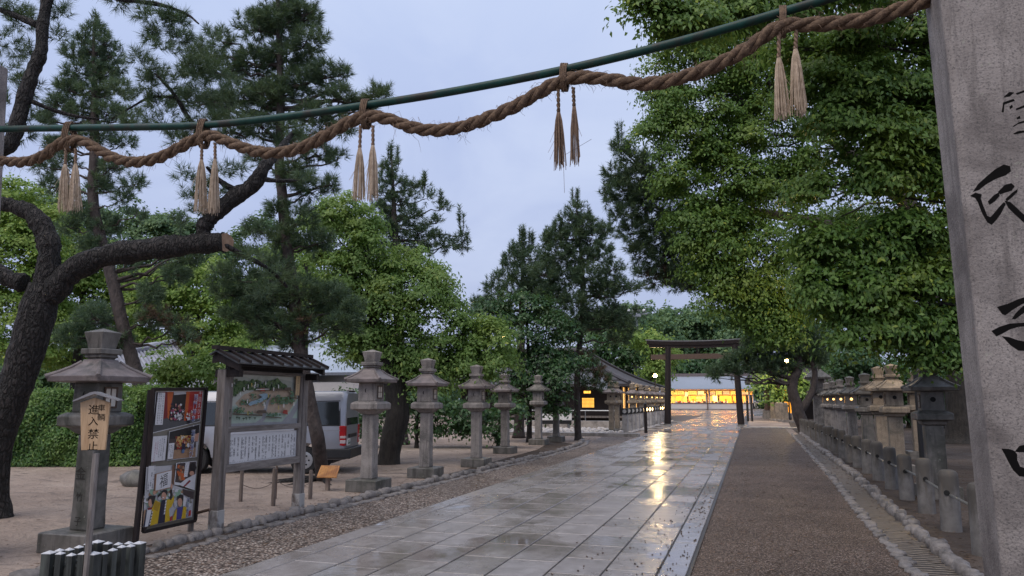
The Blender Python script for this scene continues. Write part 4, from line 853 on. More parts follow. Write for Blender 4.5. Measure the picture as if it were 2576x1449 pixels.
mp('hill', [(200,380),(300,358),(420,372),(560,345),(640,340),(760,385),(880,410),(940,440),(940,500),(200,480)])
mp('mint', [(135,700),(990,600),(985,905),(130,900)]); mp('sand', [(250,660),(350,560),(470,515),(900,500),(960,600),(860,760),(560,790),(330,760)])
mp('road', [(130,895),(480,880),(550,830),(600,640),(640,560),(660,562),(620,690),(590,850),(560,875),(780,870),(880,760),(985,590),(985,680),(900,830),(985,830),(985,915),(125,935)])
for k in range(260):
    x = random.uniform(165, 830); top = 385 + 30 * abs(math.sin(x * .013)) + (max(0, 260 - x) * .15) + max(0, x - 720) * .5; yb = 500 + max(0, 350 - x) * .75 - max(0, x - 650) * .12
    blob(random.choice(['grn','grn','grn2','dgrn']), x, random.uniform(top, max(top + 12, yb)), random.uniform(9, 20), random.uniform(12, 26))
for (x, y, rx, ry, n) in ((360,640,45,30,24), (460,575,30,22,12), (780,630,120,36,70), (860,620,80,26,40), (690,790,80,22,34), (300,740,60,26,30), (420,770,30,15,8), (740,580,30,14,8), (900,560,20,36,16)):
    for k in range(n): blob(random.choice(['teal','grn2','grn','teal']), x + random.uniform(-rx, rx), y + random.uniform(-ry, ry), random.uniform(7, 14), random.uniform(7, 13))
mp('pond', [(395,670),(430,640),(500,620),(560,590),(610,570),(625,590),(590,620),(540,650),(470,670),(420,690)]); mp('pond', [(520,560),(600,545),(640,570),(560,590)])
for k in range(10): blob('teal', random.uniform(440, 600), random.uniform(600, 680), 10)
mp('roof', [(485,515),(500,485),(640,485),(648,512)]); mp('rd', [(535,520),(540,490),(585,490),(590,525)]); mp('roof', [(660,515),(670,492),(790,490),(800,515)]); mp('roof', [(805,512),(815,480),(885,478),(890,520)]); mp('wht', [(485,500),(640,495),(640,503),(485,508)])
mp('roof', [(490,770),(505,740),(600,738),(610,775)]); mp('roof', [(220,775),(560,790),(560,806),(220,792)]); mp('roof', [(600,808),(780,822),(780,834),(600,820)]); mp('rd', [(790,775),(800,738),(845,735),(850,790)]); mp('roof', [(880,588),(975,600),(975,612),(885,600)]); mp('roof', [(215,785),(290,710),(300,712),(232,790)]); mp('dgrn', [(610,600),(650,555),(655,580),(615,625)])
for (x, y) in ((215,455),(352,500),(400,470),(440,450),(480,440),(310,550),(390,640),(745,470),(690,500),(805,690),(745,710),(920,670),(395,775),(630,575),(580,670),(590,700),(470,470),(600,430)): mp(random.choice(['wht','wht','yel']), [(x-6,y-22),(x+5,y-22),(x+5,y+20),(x-6,y+20)])
for (x, y) in ((185,765),(190,835),(150,830),(270,830),(295,835),(345,840),(375,835),(415,830),(475,835),(190,745)): blob('dgrn', x, y - 8, 14, 9); mp('dgrn', [(x-3,y-5),(x+3,y-5),(x+3,y+18),(x-3,y+18)])
mp('wht', [(155,490),(180,488),(172,690),(143,692)]); mp('brn', [(943,345),(998,348),(982,575),(933,572)]); mp('tag', [(948,352),(992,354),(977,569),(938,566)])
uy_ = Vector((0,0,1)); uxx = Vector((0,1,0)); px2 = (Vector((XB, (pl_.y+pr_.y)/2, 0))).dot(HD) / F
def mch(key, ch, x, y, size): put(mm, ch, bd(*Zm(x, y), LY[0] + .0004), uxx, uy_, size * .22046 * px2 * 1.15, KI2[key])
for i, ch in enumerate('西宮神社境内図'): mch('brn', ch, 969 - 1.5 * i, 375 + 29 * i, 24)
for i, ch in enumerate('御社殿の由来'): mch('brn', ch, 168 - 2.5 * i, 510 + 30 * i, 16)
mm.build('painted_map', [KM2[k] for k in K2], t)
# the list of donors: rows of small brush characters
tt = MB(); names = '山田本村上中大野井高木小林田川石森池原松岡金谷奉納清吉和正一郎次三太平安寿'
cols = 20
for c in range(cols):
    fx = c / (cols - 1); yw = y0 + .19 + (y1 - y0 - .38) * fx; zt = tx_t - .03
    n = random.randint(7, 12); gap = random.randint(4, 6)
    for r in range(13):
        if r in (gap,) or r > n + 1 or random.random() < .12: continue
        z = zt - (tx_t - tx_b - .05) * r / 12.5
        put(tt, random.choice(names), Vector((.0126, yw + random.uniform(-.003, .003), z)), uxx, uy_, random.choice((.030, .036)))
        if c % 3 == 0 and r % 2: put(tt, random.choice(names), Vector((.0126, yw + .034, z)), uxx, uy_, .024)
for c in range(44): put(tt, random.choice(names), Vector((.0126, y0 + .18 + (y1 - y0 - .36) * c / 43, tx_b + .012)), uxx, uy_, .016)
tt.build('list_writing', CARVE, t)
# roof: shallow sheet-metal gable with battens, ridge along the board
zr0, zr1 = zat(545, 880), zat(790, 900)
ev = .36; er = .10; zr_ = zat(545, 884); ze_ = onX(690, 921, XB + ev).z; ya, yb = y0 - .20, y1 + .16
RM = surf('dark_roof_metal', (0.035,0.037,0.042), (0.075,0.08,0.09), 6, 0.28, 0.15, 30)
mb = MB(); mb.slab([(0,ya,zr_),(0,yb,zr_),(ev,yb,ze_),(ev,ya,ze_)], (0,0,.02)); mb.slab([(0,ya,zr_),(0,yb,zr_),(-er,yb,zr_-.05),(-er,ya,zr_-.05)], (0,0,.02)); roof = recalc(mb.build('roof', RM, t))
mb = MB(); nb = 9
for k in range(nb + 1):
    yy = ya + .02 + (yb - ya - .04) * k / nb
    mb.slab([(0,yy-.018,zr_+.021),(0,yy+.018,zr_+.021),(ev+.01,yy+.018,ze_+.021),(ev+.01,yy-.018,ze_+.021)], (0,0,.034))
mb.slab([(-.05,ya-.03,zr_+.03),(.05,ya-.03,zr_+.03),(.05,yb+.03,zr_+.03),(-.05,yb+.03,zr_+.03)], (0,0,.05)); recalc(mb.build('batten', WOOD_DK, roof))
for yy in (ya + .06, yb - .12):
    mb = MB(); mb.slab([(0,yy,zr_-.002),(ev-.03,yy,ze_+.016),(ev-.03,yy,ze_-.09),(0,yy,zr_-.13),(-er,yy,zr_-.15),(-er,yy,zr_-.06)], (0,.06,0))
    recalc(mb.build('barge_board', WOOD_DK, roof))
MB().box(-.045,.03, y0 + .067, y1 - .067, mp_t + .062, zr_ - .06).build('fascia', WOOD_DK, t)
MB().box(.20,.26,ya+.1,yb-.1,ze_-.02,ze_+.05).build('beam', WOOD_DK, t)
MB().box(-.12,.27,y0-.04,y0+.04,ztop-.10,ztop+.0).build('bracket', WOOD_DK, t); MB().box(-.12,.27,y1-.04,y1+.04,ztop-.10,ztop+.0).build('bracket', WOOD_DK, t)
# ------------------------------------------------------------------ lectern sign, stakes with a cord, sapling, roots
g = G(824, 1234); t = thing('lectern_sign', 'small sloping orange-brown wooden sign on a single post beside the pine', 'sign', g)
top = onY(826, 1196, g.y).z
MB().box(-.035,.035,-.035,.035,-.02,top-.02).build('post', surf('pale_post', (0.20,0.15,0.115), (0.30,0.235,0.19), 8, .7, .3, 30, stretch=(5,5,.6)), t, bevel=.005)
mb = MB(); tl, tr, br, bl = (Vector((-.26,.16,top+.17)), Vector((.12,.22,top+.17)), Vector((.27,-.14,top+.0)), Vector((-.12,-.20,top+.0)))
mb.slab([tl, tr, br, bl], (0,0,-.03)); recalc(mb.build('board', surf('orange_board', (0.36,0.155,0.045), (0.50,0.24,0.075), 7, .45, .2, 20, stain=(0.22,0.085,0.03)), t, bevel=.004))
mb = MB(); e1 = (tr - tl).normalized(); e2 = (tl - bl).normalized()
for c in range(8):
    for r in range(8):
        if random.random() < .8: put(mb, random.choice('松神木社記由来樹名'), tl.lerp(tr, (c+1)/9) .lerp(bl.lerp(br, (c+1)/9), (r+1)/9) + Vector((0,0,.002)), e1, e2, .024)
mb.build('writing', WOOD_BR, t)
sk = surf('stake_wood', (0.08,0.06,0.05), (0.18,0.145,0.125), 8, .8, .4, 30, stretch=(5,5,.6))
stakes = []
for x, y, yt, r, lb in ((605,1262,1182,.032,'grey wooden stake seen under the left part of the notice board'), (687,1273,1178,.036,'dark brown wooden stake under the middle of the notice board'), (780,1255,1182,.036,'pale wooden stake just right of the notice board'), (693,1255,1172,.018,'thin stake supporting a small sapling behind the notice board')):
    g = G(x, y); h = onY(x, yt, g.y).z; mb = MB(); mb.loft([(r, -.05), (r*.95, h*.96), (r*.7, h)], n=10, M=Matrix.Translation((0,0,0))); o = mb.build('stake', sk if r > .03 else WOOD_BR, loc=g, smooth=40)
    tag(o, lb, 'stake', 'wooden stakes beside the notice board'); stakes.append((g, h))
mb = MB(); pts = []
for a, b in ((0, 3), (3, 2)):
    p, q = stakes[a][0] + Vector((0,0,stakes[a][1]*.55)), stakes[b][0] + Vector((0,0,stakes[b][1]*.55))
    for k in range(9): f = k / 8; pts.append(p.lerp(q, f) - Vector((0,0,.10 * math.sin(PI * f))))
mb.tube(pts, .006, 5); tag(mb.build('cord', sk), 'thin sagging cord strung between the wooden stakes', 'cord')

g = G(338, 1222); t = thing('rock', 'dark rounded rock lying on the sand behind the poster board', 'rock', g); mb = MB(); mb.ico((0, 0, .10), (.30, .24, .20), 0, 2, .14); mb.build('stone', STONE_D, t, smooth=True)
# ------------------------------------------------------------------ the parked van
VAN = surf('silver_paint', (0.29,0.30,0.335), (0.335,0.345,0.38), 2, 0.30, 0, 40, metal=0.35)
dv = 17.55; vo = P(866, 1100, dv) + HD * .845; vo.z = 0
# local axes: +x towards the front (to the left in the picture), +y away from the camera
t = thing('parked_van', 'silver delivery van parked sideways behind the notice board', 'van', vo)
ang = math.atan2(-RT.y, -RT.x); t.rotation_euler = (0, 0, ang)
# after that turn local +y points towards the camera, so the near side is y = +
def ring(x, z0, zt, inset):
    w = 0.845; pts = []
    half = [(w - .10, z0), (w - .015, z0 + .06), (w, .72), (w - .01, 1.02), (w - .045, 1.16), (w - .115, 1.70), (w - .16, 1.86), (w - .25, 1.955), (w - .42, zt)]
    for y, z in half:
        z = min(z, zt - .0) if z > zt else z
        pts.append((y - inset * (1 if y > 0 else 0), z))
    return pts
st = []
def z0at(x):
    b = .33
    for c in (.92, 3.49):
        d = abs(x - c)
        if d < .40: b = max(b, .34 + math.sqrt(max(0, .40**2 - d**2)) * 0.98)
    return b
xsv = [0, .05, .15, .3, .5, .53, .57, .65, .8, .92, 1.04, 1.19, 1.27, 1.31, 1.34, 1.6, 2.2, 2.8, 3.08, 3.12, 3.18, 3.3, 3.49, 3.68, 3.8, 3.86, 3.9, 4.1, 4.35, 4.6, 4.70]
def roofz(x):
    if x < .05: return 1.93
    if x < 3.55: return 1.98
    return max(.80, 1.98 - (x - 3.55) * .98) if x < 4.45 else max(.62, 1.10 - (x - 4.45) * 1.6)
vs = []; fs = []; n = 18
for x in xsv:
    zt = roofz(x); ins = .05 if x == 0 else (.012 if x == .05 else (.06 if x > 4.65 else 0)); zb = z0at(x)
    half = ring(x, zb, zt, ins)
    hh = []
    for i, (y, z) in enumerate(half):
        z = min(z, zt - .012 * (8 - i)) if z > zt - .012 * (8 - i) else z
        z = max(z, zb + .004 * i); hh.append((y, z))
    pts = hh + [(-y, z) for y, z in hh[::-1]]
    vs += [(x, y, z) for y, z in pts]
for k in range(len(xsv) - 1):
    for i in range(n): fs.append((k*n+i, k*n+(i+1)%n, (k+1)*n+(i+1)%n, (k+1)*n+i))
fs += [tuple(range(n)), tuple(range(len(vs)-1, len(vs)-1-n, -1))]
mb = MB(); mb.add(vs, fs); body = recalc(mb.build('body', VAN, t, smooth=35))
def side_y(z): return float(np.interp(z, [.4, .72, 1.02, 1.16, 1.70, 1.86], [.83, .845, .835, .80, .73, .685]))
def side_panel(name, pts, mat, off=.004, par=None, flip=False, grow=1):
    mb = MB(); mb.slab([(x, side_y(z) + off, z) for x, z in pts], (0, -.012, 0)); return recalc(mb.build(name, mat, par or t))
for pts in ([(.14,1.16),(1.28,1.16),(1.28,1.70),(.18,1.72)], [(1.42,1.16),(2.62,1.16),(2.62,1.70),(1.42,1.70)], [(2.80,1.16),(3.95,1.14),(3.42,1.70),(2.80,1.70)]):
    cxm = sum(p[0] for p in pts) / 4; czm = sum(p[1] for p in pts) / 4
    side_panel('window_gasket', [(cxm + (x - cxm) * 1.06, czm + (z - czm) * 1.10) for x, z in pts], BLACK, .003)
    side_panel('window', pts, GLASSB, .007)
for a in (1.36, 2.70): side_panel('door_seam', [(a, .48), (a + .012, .48), (a + .012, 1.80), (a, 1.80)], BLACK, .0025)
side_panel('door_rail', [(.1, 1.02), (2.68, 1.02), (2.68, 1.04), (.1, 1.04)], plain('dull_steel', (.25,.25,.27), .4), .004)
side_panel('fuel_lid', [(2.9, .72), (3.06, .72), (3.06, .92), (2.9, .92)], plain('silver_lid', (.34,.35,.38), .35, .3), .003)
side_panel('side_reflector', [(1.5,.60),(2.6,.60),(2.6,.615),(1.5,.615)], plain('pale_strip', (.5,.5,.52), .4), .003)
TAIL = plain('red_lens', (0.42,0.015,0.02), 0.15); CLEAR = plain('clear_lens', (0.6,0.5,0.5), 0.2)
for sy in (1, -1):
    mb = MB(); mb.box(-.015, .13, sy*.75 - .085 * 1 if sy > 0 else -.838, .838 if sy > 0 else -.665, .66, 1.14); tl = mb.build('tail_light', TAIL, t, bevel=.02)
    mb = MB(); mb.box(-.018, .10, .70 if sy > 0 else -.842, .842 if sy > 0 else -.70, .72, .80).box(-.018, .10, .70 if sy > 0 else -.842, .842 if sy > 0 else -.70, .84, .90); mb.build('reversing_lens', CLEAR, tl, bevel=.008)
mb = MB(); mb.slab([(-.008,.62,1.15),(-.008,-.62,1.15),(.02,-.58,1.76),(.02,.58,1.76)], (.02,0,0)); recalc(mb.build('rear_window', GLASSB, t))
mb = MB(); mb.box(-.16,.42,-.86,.86,.36,.60); mb.build('bumper', plain('black_bumper', (.02,.02,.022), .5), t, bevel=.03)
MB().box(-.03,.0,-.42,.42,.84,.93).build('handle_trim', BLACK, t, bevel=.01)
pln = MB().box(-.03,-.002,.30,.62,.66,.82).build('number_plate', WHITE, t, bevel=.004)
mb = MB()
for k in range(4): mb.box(-.0325, -.0302, .33 + k * .065, .37 + k * .065, .69, .75)
mb.box(-.0325, -.0302, .38, .54, .77, .79); mb.build('plate_marks', plain('plate_green', (.02,.12,.06), .5), pln)
TYRE = plain('tyre_rubber', (.015,.015,.016), .8); HUB = plain('hub_cap', (.42,.43,.45), .3, .5)
for cx_ in (.92, 3.49):
    for sy in (1, -1):
        Mx = Matrix.Translation((cx_, sy * .73, .325)) @ Matrix.Rotation(-sy * PI/2, 4, 'X')
        wt = MB().loft([(.30,-.10),(.325,-.07),(.325,.07),(.30,.10)], n=28, M=Mx).build('wheel', TYRE, t, smooth=40)
        MB().loft([(.20,.098),(.205,.104),(.17,.11),(.06,.10),(.05,.118),(0,.12)], n=20, M=Mx, caps=(1,0)).build('hub_cap', HUB, wt, smooth=40)
        mb = MB()
        for k in range(6):
            a = 2*PI*k/6; mb.loft([(.022,.1065),(.022,.113)], n=8, M=Mx @ Matrix.Translation((.115*math.cos(a), .115*math.sin(a), 0)))
        mb.build('hub_hole', DARKHOLE, wt)
MB().box(3.58,3.80,.845,1.02,1.10,1.36).build('wing_mirror', BLACK, t, bevel=.03)
MB().box(.3,4.2,-.6,.6,.24,.36).build('underbody', BLACK, t)
MB().box(.02,.10,-.3,.3,1.955,2.0).build('spoiler', BLACK, t, bevel=.01)
t.scale = (1, 1, .965)
# ------------------------------------------------------------------ the timber gate over the path
YT = 51.5
bl, tl_, br_, tr_ = G(1680, 1070), onY(1681, 866, YT), G(1865, 1071.5), onY(1848, 866, YT)
t = thing('torii_gate', 'dark timber gate with two leaning round posts spanning the wet slab path', 'gate', ((bl.x + br_.x) / 2, YT, 0)); L = Vector(t.location)
for a, b in ((bl, tl_), (br_, tr_)):
    a = Vector((a.x, YT, -.05)); mb = MB(); mb.tube([a - L, a.lerp(b, .5) - L, b - L], [.225, .205, .185], 18); mb.build('post', WOOD_DK, t, smooth=40)
    MB().loft([(.30, 0), (.30, .06), (.25, .10)], n=18, cx=a.x - L.x, cy=0).build('foot_stone', STONE_D, t, smooth=30)
cxg = (bl.x + br_.x) / 2; half = (tr_.x - tl_.x) / 2
zk0, zk1 = onY(1764, 868, YT).z, onY(1764, 857, YT).z; zs0 = onY(1764, 877, YT).z
def cbeam(name, hw, z0, z1, dy, mat, rise):
    mb = MB(); N = 12; vs = []; 
    for k in range(N + 1):
        x = -hw + 2 * hw * k / N; r = rise * abs(x / hw) ** 2.2
        vs += [(x,-dy,z0+r),(x,dy,z0+r),(x,dy*1.15,z1+r*1.05),(x,-dy*1.15,z1+r*1.05)]
    fs = [(0,1,2,3), tuple(N*4+i for i in (3,2,1,0))]
    for k in range(N):
        for i in range(4): fs.append((k*4+i, k*4+i+4, k*4+(i+1)%4+4, k*4+(i+1)%4))
    mb.add(vs, fs); return recalc(mb.build(name, mat, t))
cx_off = (tl_.x + tr_.x) / 2 - L.x
for o in (cbeam('lower_lintel', half * 1.60, zs0 + .06, zk0 - .004, .15, WOOD_DK, .10), cbeam('top_lintel', half * 1.66, zk0, zk1 - .06, .22, WOOD_DK, .13), cbeam('copper_cover', half * 1.69, zk1 - .057, zk1 + .015, .25, plain('pale_copper', (.32,.34,.36), .35, .3), .14)): o.location.x = cx_off
zn0, zn1 = onY(1764, 903, YT).z, onY(1764, 890, YT).z
MB().box(-half*1.55, half*1.55, -.09, .09, zn0, zn1).build('tie_beam', WOOD_BR, t, bevel=.01).location.x = cx_off
for s in (-1, 1): MB().box(s*half-.34 if s < 0 else s*half+.24, s*half-.24 if s < 0 else s*half+.34, -.14, .14, zn1+.002, zn1+.10).build('wedge', WOOD_DK, t).location.x = cx_off
# ------------------------------------------------------------------ the lit shop at the end of the path
YS = 128.0
def S5(x, y): return (1648.4 + x * .11026, 926.4 + y * .11026)
x0 = onY(*S5(165, 700), YS).x; x1 = onY(*S5(2160, 700), YS).x + .6; cxs = (x0 + x1) / 2
t = SHOP = thing('shop', 'long white shop with a grey-blue roof and brightly lit open counter', 'shop', (cxs, YS, 0)); L = Vector(t.location)
def s5(x, y, Y=YS): return onY(*S5(x, y), Y) - L
zc = s5(700, 792).z; zo = s5(700, 515).z; ze = s5(700, 490).z; zb = s5(700, 925).z; hw = (x1 - x0) / 2
WALLW = plain('white_plaster', (.60,.58,.57), .7, var=.05); IN = plain('warm_inner_wall', (.62,.50,.33), .7); ORW = plain('orange_panel', (.62,.30,.09), .6)
MB().box(-hw, hw, 0, .25, zb, zc - .08).build('counter_wall', WALLW, t); MB().box(-hw, hw, -.03, .28, .1, zb).build('plinth', plain('plinth_stone', (.16,.13,.125), .6), t)
MB().box(-hw, hw, -.12, .7, zc - .08, zc).build('counter_top', WOOD_BR, t)
MB().box(-hw, hw, 5.0, 5.2, 0, zo + .6).build('back_wall', IN, t); MB().box(-hw, hw, .25, 5.0, zo + .35, zo + .45).build('ceiling', WALLW, t); MB().box(-hw, hw, .25, 5.0, .1, .2).build('floor', WOOD_BR, t)
for xx in (-hw, hw - .2): MB().box(xx, xx + .2, .0, 5.0, 0, zo + .6).build('side_wall', WALLW, t)
pa, pb2 = s5(1150, 700).x, s5(1250, 700).x
for a, b, m in ((pa, pa + .22, WALLW), (pb2 - .26, pb2, WALLW), (-hw + .2, -hw + .65, WALLW), (s5(2130, 700).x, s5(2165, 700).x, WALLW)):
    MB().box(a, b, -.02, .22, .05, zo + .3).build('post', m, t)
mb = MB(); q = [s5(1120, 540, YS - .4), s5(1185, 580, YS - .4), s5(1200, 960, YS - .4)]; mb.tube(q, .09, 8); mb.build('downpipe', WOOD_BR, t)
MB().box(-hw + .65, pa, .02, .14, s5(700, 632).z, s5(700, 618).z).build('transom', WOOD_DK, t); MB().box(pb2, hw - .2, .02, .14, s5(700, 632).z, s5(700, 618).z).build('transom', WOOD_DK, t)
SG = emis('lit_sign', (1.0,.58,.08), 1.15, (.8,.7,.4)); SG2 = emis('lit_sign_pale', (1.0,.70,.24), 1.0, (.8,.75,.5)); SG3 = emis('lit_sign_orange', (1.0,.46,.16), 1.0, (.8,.6,.4))
INK = plain('sign_ink', (.10,.06,.03), .6); REDI = plain('sign_red', (.6,.06,.02), .6)
for k, (a, b, c, d, m, words) in enumerate(((370,500,522,616,SG,'御守'), (512,655,522,616,SG,'神札'), (750,945,522,616,SG,'福笹熊手'), (970,1112,522,612,SG2,'おみくじ'), (1258,1365,540,612,SG3,'絵馬'), (1385,1532,525,612,SG,'縁起物'), (1536,1690,525,612,SG3,'授与所'), (1725,1835,532,610,SG,'破魔矢'), (1850,2120,540,612,SG3,'朱印'))):
    p0, p1 = s5(a, d, YS + .1), s5(b, c, YS + .1); sgn = MB().box(p0.x, p1.x, -.14, -.06, p0.z, p1.z).build('menu_sign', m, t)
    MB().box(p0.x - .07, p0.x, -.16, -.04, p0.z - .05, p1.z + .05).box(p1.x, p1.x + .07, -.16, -.04, p0.z - .05, p1.z + .05).build('sign_frame', WOOD_DK, sgn)
    mb = MB(); nchar = len(words)
    for i, ch in enumerate(words): put(mb, ch, Vector((p0.x + (p1.x - p0.x) * (i + .7) / (nchar + .4), -.145, (p0.z + p1.z) / 2 + .05)), Vector((1,0,0)), Vector((0,0,1)), min(.42, (p1.x - p0.x) / nchar * .8))
    mb.box(p0.x + .1, p1.x - .1, -.146, -.141, p0.z + .05, p0.z + .13); mb.build('sign_lettering', REDI if k == 6 else INK, sgn)
hang = s5(705, 600); MB().box(hang.x - .2, hang.x + .28, -.2, -.15, s5(705, 640).z, s5(705, 545).z).build('hanging_notice', SG2, t)
# shelves, partitions and goods
for a, b, m in ((440, 560, ORW), (790, 900, ORW), (1450, 1710, ORW), (1280, 1390, SG2), (1750, 1840, ORW)):
    p0, p1 = s5(a, 780), s5(b, 640); MB().box(p0.x * 1.03, p1.x * 1.03, 4.2, 4.4, zc - .2, zo - .3).build('partition', m, t)
for z in (zc + .25, zc + .7, zc + 1.15):
    a, b = s5(915, 700).x, s5(1110, 700).x; sh = MB().box(a, b, 3.2, 3.6, z, z + .05).build('shelf', WALLW, t)
    mb = MB()
    for k in range(12): xx = a + (b - a) * (k + .5) / 12; mb.box(xx - .09, xx + .09, 3.2, 3.4, z + .052, z + .052 + random.uniform(.12, .3))
    mb.build('goods', plain('pale_goods', (.7,.62,.5), .6), sh)
for a, b in ((700, 735), (1405, 1440)): MB().box(s5(a, 700).x, s5(b, 700).x, 2.2, 2.4, zc, zo).build('inner_post', WOOD_DK, t)
GD = [plain('goods_white', (.75,.70,.62), .6), plain('goods_red', (.55,.10,.06), .6), plain('goods_gold', (.6,.42,.12), .5), plain('goods_brown', (.25,.14,.07), .6)]
for k in range(46):
    px = random.choice((random.uniform(430, 830), random.uniform(430, 830), random.uniform(920, 1140), random.uniform(1280, 1560), random.uniform(1680, 2100)))
    xx = s5(px, 785).x; h = random.uniform(.10, .38); w_ = random.uniform(.07, .22)
    o = MB().box(-w_, w_, -.12, .12, 0, h).loft([(w_ * .6, h + .001), (w_ * .3, h + .06)]).build('goods_tray', random.choice(GD), t, loc=(xx, random.uniform(.1, .5), zc + .001), bevel=.01)
# roof: sagging sheet roof with a dark ridge
RB = surf('blue_grey_roof', (.20,.23,.28), (.29,.325,.385), 3, .38, .2, 14, stretch=(4,1,1)); NX, NY = 16, 8
zr = onY(*S5(700, 195), YS + 6).z; ridgeL, ridgeR = onY(*S5(225, 195), YS + 6).x - L.x, hw + 1.5; eL, eR = onY(*S5(58, 488), YS - 1.3).x - L.x, hw + 3.2
mb = MB(); vs = []
for j in range(NY + 1):
    f = j / NY; z = ze + (zr - ze) * (.72 * f + .28 * f * f); y = -1.3 + 7.3 * f; sw = 1 - (1 - f) ** 1.6
    for i in range(NX + 1): g = i / NX; vs.append(((eL + (ridgeL - eL) * sw) * (1 - g) + (eR + (ridgeR - eR) * sw) * g, y, z))
fs = [(j*(NX+1)+i, j*(NX+1)+i+1, (j+1)*(NX+1)+i+1, (j+1)*(NX+1)+i) for j in range(NY) for i in range(NX)]
mb.add(vs, fs); mb.add([(x, 12 - y if y > -9 else y, z) for x, y, z in vs], [f[::-1] for f in fs]); roof = mb.build('roof', RB, t)
sd = roof.modifiers.new('thick', 'SOLIDIFY'); sd.thickness = .12; sd.offset = 1
zrr = onY(*S5(700, 122), YS + 6).z; MB().box(ridgeL - .3, ridgeR + .3, 5.7, 6.3, zr - .05, zrr).build('ridge', surf('ridge_tile', (.10,.08,.085), (.17,.14,.14), 4, .5, .2, 20), roof)
MB().box(eL + .1, eR - .1, -1.25, -1.12, ze - .26, ze - .14).build('eave_board', WOOD_DK, roof)
for xx in (-hw * .55, hw * .45):
    l = bpy.data.lights.new('shop_lamp', 'AREA'); l.shape = 'RECTANGLE'; l.size = hw * .8; l.size_y = .8; l.energy = 850; l.color = (1, .50, .13); o = bpy.data.objects.new('shop_lamp', l); COL.objects.link(o)
    o.location = L + Vector((xx, 2.2, zo + .33)); o.parent = None
    MB().box(xx - hw * .38, xx + hw * .38, .5, .7, zo + .28, zo + .345).build('strip_light', emis('strip_glow', (1, .66, .2), 3), t)
# three shop attendants in white robes
def attendant(label, px, py, lean, rz):
    p = s5(px, 785) + L; base = Vector((p.x, YS + 1.35, .2)); t2 = thing('person', label, 'person', base, rz); hz = zc + .30 - .2
    me = bpy.data.meshes.new('body'); sk_ = [(0,0,.0),(0,0,hz*.45),(0,-.02,hz*.75),(0,-.05+lean*.3,hz+.02),(0,-.07+lean*.5,hz+.10),(0,-.10+lean*.6,hz+.22),(.19,-.04+lean*.3,hz-.02),(.27,-.16,hz-.26),(.14,-.36,hz-.30),(-.19,-.04+lean*.3,hz-.02),(-.27,-.16,hz-.26),(-.12,-.34,hz-.28)]
    me.from_pydata(sk_, [(0,1),(1,2),(2,3),(3,4),(4,5),(3,6),(6,7),(7,8),(3,9),(9,10),(10,11)], []); me.materials.append(plain('skin', (.50,.30,.21), .5)); o = bpy.data.objects.new('body', me); COL.objects.link(o); o.parent = t2
    sm = o.modifiers.new('skin', 'SKIN'); rr = [.17,.16,.15,.12,.055,.10,.08,.06,.04,.08,.06,.04]
    for i, v in enumerate(me.skin_vertices[0].data): v.radius = (rr[i], rr[i]); v.use_root = i == 0
    o.modifiers.new('sub', 'SUBSURF').render_levels = 2
    robe = MB(); robe.loft([(.26,0),(.24,hz*.4),(.21,hz*.7),(.22,hz*.95),(.09,hz+.07)], n=14, rot=.1, caps=(1,0)); 
    for s in (1, -1): robe.tube([(s*.17,-.02,hz),(s*.28,-.15,hz-.24),(s*.16,-.30,hz-.32)], [.10,.105,.12], 10)
    robe.build('robe', plain('white_robe', (.78,.74,.68), .7), t2, smooth=True)
    hair = MB(); hair.ico((0,-.085+lean*.6,hz+.25), (.118,.125,.125), 0, 2, .03); hair.build('hair', BLACK, t2, smooth=True)
attendant('attendant in a white robe, left of three behind the shop counter, before an orange panel', 850, 705, -.1, .2)
attendant('attendant in a white robe before the white goods shelves of the shop', 1078, 705, -.2, -.4)
attendant('attendant in a white robe, alone in the right bay of the shop', 1603, 712, -.15, .1)
# ------------------------------------------------------------------ dark wooden office with a hipped roof, left of the path
t = thing('shrine_office', 'dark wooden office with a big hipped roof and an orange lit lattice window', 'office', (-16.4, 69.5, 0))
TILE = surf('grey_tile', (.045,.042,.046), (.085,.08,.085), 4, .7, .4, 12, stretch=(1,6,1), spec=.25); xw = 6.6; ez_ = 2.95; rz_ = 6.2
MB().box(-7, xw, -10.5, 10.5, 0, 3.3).build('wall', WOOD_DK, t)
e0, e1, e2, e3 = (-9, -12, ez_), (7.5, -12, ez_), (7.5, 12, ez_), (-9, 12, ez_); r0, r1 = (-6, 0, rz_), (1.6, 0, rz_)
mb = MB(); N = 10
def hipface(a, b, rb, ra):
    a, b, ra, rb = map(Vector, (a, b, ra, rb)); vs = []
    for j in range(N + 1):
        f = j / N; sag = -.35 * math.sin(PI * f)
        p, q = a.lerp(ra, f), b.lerp(rb, f); vs += [p + Vector((0,0,sag)), q + Vector((0,0,sag))]
    mb.add(vs, [(2*j, 2*j+1, 2*j+3, 2*j+2) for j in range(N)])
hipface(e0, e1, r1, r0); hipface(e1, e2, r1, r1); hipface(e2, e3, r0, r1); hipface(e3, e0, r0, r0); roof = mb.build('roof', TILE, t); roof.modifiers.new('thick', 'SOLIDIFY').thickness = .22
mb = MB()
for c in (e1, e2):
    pts = [Vector(c).lerp(Vector(r1), f / 8) + Vector((0, 0, -.35 * math.sin(PI * f / 8) + .1)) for f in range(9)]; mb.tube(pts, .16, 6)
mb.tube([Vector(r0) + Vector((0,0,.15)), Vector(r1) + Vector((0,0,.15))], .3, 8); mb.build('ridge', TILE, roof)
